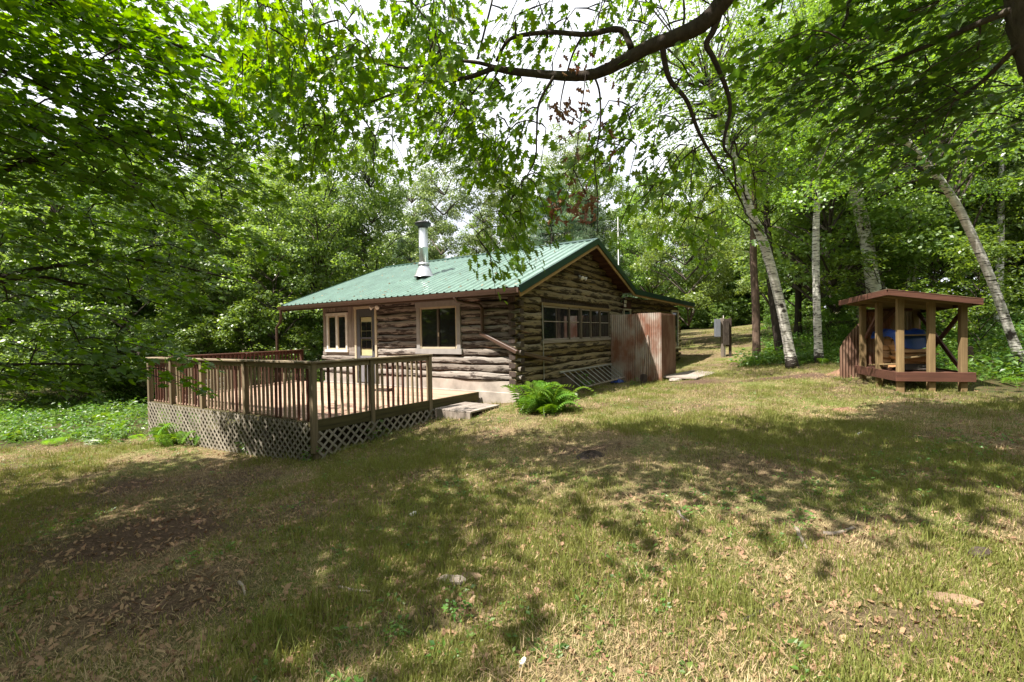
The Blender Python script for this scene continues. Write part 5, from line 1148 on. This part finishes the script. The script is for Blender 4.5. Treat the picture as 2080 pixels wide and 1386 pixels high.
scatter('leaf_litter', np.stack([x, y, gz(x, y)+.008], 1), np.stack([rng.normal(0, .4, n), rng.normal(0, .4, n), rng.uniform(0, 6.28, n)], 1), rng.uniform(.25, .8, n), rng.integers(0, 6, n), ls_, 'dry brown leaves and bark scraps scattered over the lawn', 'fallen leaves')
x, y = sample(3400, 1.5, 13, 1.1); dn = snoise(x, y, 1.9, 41); keep = (lawn(x, y) > .5) & off_house(x, y) & (rng.uniform(0, 1, len(x)) < np.clip((dn-.42)*2.4, .03, 1)) & (dirt(x, y) < .5); x = x[keep]; y = y[keep]; n = len(x)
wsrc = [hidden('lawn_weed', herb_mesh(60+i, M['under'], 16, .10, .10, .05)) for i in range(3)]
scatter('lawn_weeds', np.stack([x, y, gz(x, y)-.01], 1), np.stack([rng.normal(0, .15, n), rng.normal(0, .15, n), rng.uniform(0, 6.28, n)], 1), rng.uniform(.25, .75, n), rng.integers(0, 3, n), wsrc, 'small broad leaved weeds mixed into the lawn grass', 'weeds')
xr = rng.uniform(-8.2, .3, 120); yr = -.5+4.2*rng.uniform(0, 1, 120)**1.6; pr = np.array([HW(a, b, 2.33+.39*(b+.52)+.03) for a, b in zip(xr, yr)])
scatter('roof_litter', pr, np.stack([np.full(120, .2), rng.normal(0, .3, 120), rng.uniform(0, 6.28, 120)], 1), rng.uniform(.5, 1.1, 120), rng.integers(0, 6, 120), ls_, 'dry leaves fallen on the green cabin roof', 'fallen leaves')
# undergrowth along and inside the wood
us = [hidden('ground_fern', FR[i]) for i in range(3)]+[hidden('ground_plant', m_) for m_ in HB]+[hidden('ground_plant', herb_mesh(40+i, M['under'], 60, .55, .34, .10)) for i in range(3)]
X_ = []; Y_ = []
for n, a, b in ((9000, 8.5, 22), (9000, 15, 48)): x, y = sample(n, a, b); X_.append(x); Y_.append(y)
x = np.concatenate(X_); y = np.concatenate(Y_); keep = (lawn(x, y) < .35) & off_house(x, y) & (rng.uniform(0, 1, len(x)) < np.where((x < -6) & (y < 14), .13, np.where(x < -6, .5, 1.))) & ~((x > 7.2) & (x < 10.2) & (y > 7.6) & (y < 12)) & (rng.uniform(0, 1, len(x)) < .25+snoise(x, y, .8, 12)); x = x[keep]; y = y[keep]
# bright herb strip in the sun at the far left of the deck
xl = rng.uniform(-15, -8.6, 120); yl = 10.9+rng.normal(0, .6, 120)+(-9-xl)*.18; kk = off_house(xl, yl); x = np.r_[x, xl[kk]]; y = np.r_[y, yl[kk]]; n = len(x)
scatter('undergrowth', np.stack([x, y, gz(x, y)-.02], 1), np.stack([rng.normal(0, .15, n), rng.normal(0, .15, n), rng.uniform(0, 6.28, n)], 1), rng.uniform(.3, 1.25, n), rng.integers(0, 10, n), us, 'low leafy undergrowth along the edge of the wood', 'undergrowth')

# ------------------------------------------------------------------ sticks, chips and mounds lying on the lawn
def stick(pl, r, mat, label, cat='stick'):
    pts = []
    for px, py in pl:
        q = ray(px, py); t = 1.
        for _ in range(40):
            p = EYE+q*t; g = g1(p[0], p[1]); t += (p[2]-g)/(-q[2])*.7
        p = EYE+q*t; pts.append(p+np.array([0, 0, r*.8]))
    org = pts[0].copy(); tb = MB(); sp = smoothpath([p-org for p in pts], 4); tb.tube(sp, list(np.linspace(r, r*.55, len(sp))), 7, 0, .2)
    o = tb.build('stick' if cat == 'stick' else cat.replace(' ', '_'), mat, None, True, loc=org); return tag(o, label, cat)
for pl, r, m_, lab in (([(1618, 1078), (1628, 1100), (1638, 1118)], .018, 'board', 'short pale stick standing out of the sunny grass on the right'), ([(1672, 1088), (1700, 1087), (1735, 1075)], .017, 'board', 'pale curved stick on the grass right of the short one'), ([(1490, 1275), (1535, 1250), (1588, 1222)], .010, 'barkd', 'long dark twig in the right foreground'), ([(1378, 1042), (1388, 1055), (1400, 1062)], .014, 'board', 'small pale twig in the middle of the lawn'), ([(690, 1195), (720, 1202), (757, 1205)], .012, 'board', 'thin pale twig in the left foreground'), ([(485, 1185), (494, 1195), (498, 1212)], .012, 'board', 'bent pale twig in the shaded grass on the left'), ([(1905, 1175), (1880, 1200), (1852, 1212)], .008, 'barkd', 'thin dark twig near the right edge')):
    stick(pl, r, M[m_], lab)
def chip(px, py, d, l_, w_, rz, mat, label, cat='wood chip'):
    p = at(px, py, d); t = thing(cat.replace(' ', '_'), label, cat, (p[0], p[1], g1(p[0], p[1])+.008), rz); b_ = MB()
    b_.add([(x*l_, y*w_*(1-.25*abs(x)), z+.012*math.sin(x*3+y)) for z in (0, .018) for x, y in ((-.5, -.4), (-.1, -.5), (.35, -.45), (.5, .05), (.2, .5), (-.4, .45))], [[5, 4, 3, 2, 1, 0], [6, 7, 8, 9, 10, 11]]+[[i, (i+1) % 6, 6+(i+1) % 6, 6+i] for i in range(6)]); b_.build('chip', M[mat], t)
chip(1935, 1285, 2.45, .24, .09, rad(-35), 'chipw', 'large tan slab of wood in the right foreground'); chip(920, 1185, 3.0, .22, .08, rad(-25), 'board', 'grey flat root in the foreground grass'); chip(958, 1178, 3.05, .18, .05, rad(-30), 'chipw', 'tan wood sliver beside the grey root')
chip(1990, 1180, 2.95, .15, .09, .3, 'endgrain', 'dark curled bark piece near the right edge', 'bark piece'); chip(838, 1018, 4.4, .07, .05, 0, 'white', 'small white scrap in the middle left of the lawn', 'paper scrap'); chip(1745, 915, 6.2, .12, .03, .4, 'white', 'thin white scrap in the shaded grass', 'paper scrap'); chip(1062, 1375, 2.2, .035, .03, 0, 'white', 'white scrap at the bottom of the picture', 'paper scrap')
def mound(px, py, d, rx, ry, h, mat, label):
    p = at(px, py, d); x0, y0 = p[0], p[1]; V = []; nr_, na = 7, 26; Fc = []; z0 = g1(x0, y0)
    for i in range(nr_+1):
        for j in range(na):
            t = i/nr_; a = j*6.283/na; x = rx*t*math.cos(a)*(1+.15*math.sin(3*a)); y = ry*t*math.sin(a); V.append((x, y, g1(x0+x, y0+y)-z0+h*(1-t*t)**2*(1+random.uniform(-.25, .25))-.012*t))
    for i in range(nr_):
        for j in range(na): Fc.append([i*na+j, (i+1)*na+j, (i+1)*na+(j+1) % na, i*na+(j+1) % na])
    return tag(obj('dirt_mound', mesh('dirt_mound', V, Fc, mat, smooth=False), None, (x0, y0, z0)), label, 'dirt mound')
mound(1198, 925, 5.9, .26, .14, .07, M['endgrain'], 'low dark molehill in the middle of the lawn'); mound(1725, 752, 12.3, .62, .4, .16, M['dirt'], 'red brown pile of dirt left of the wood shed'); mound(1715, 862, 8.0, .35, .2, .05, M['dirt'], 'flat brown patch of dirt in the shade before the wood shed')
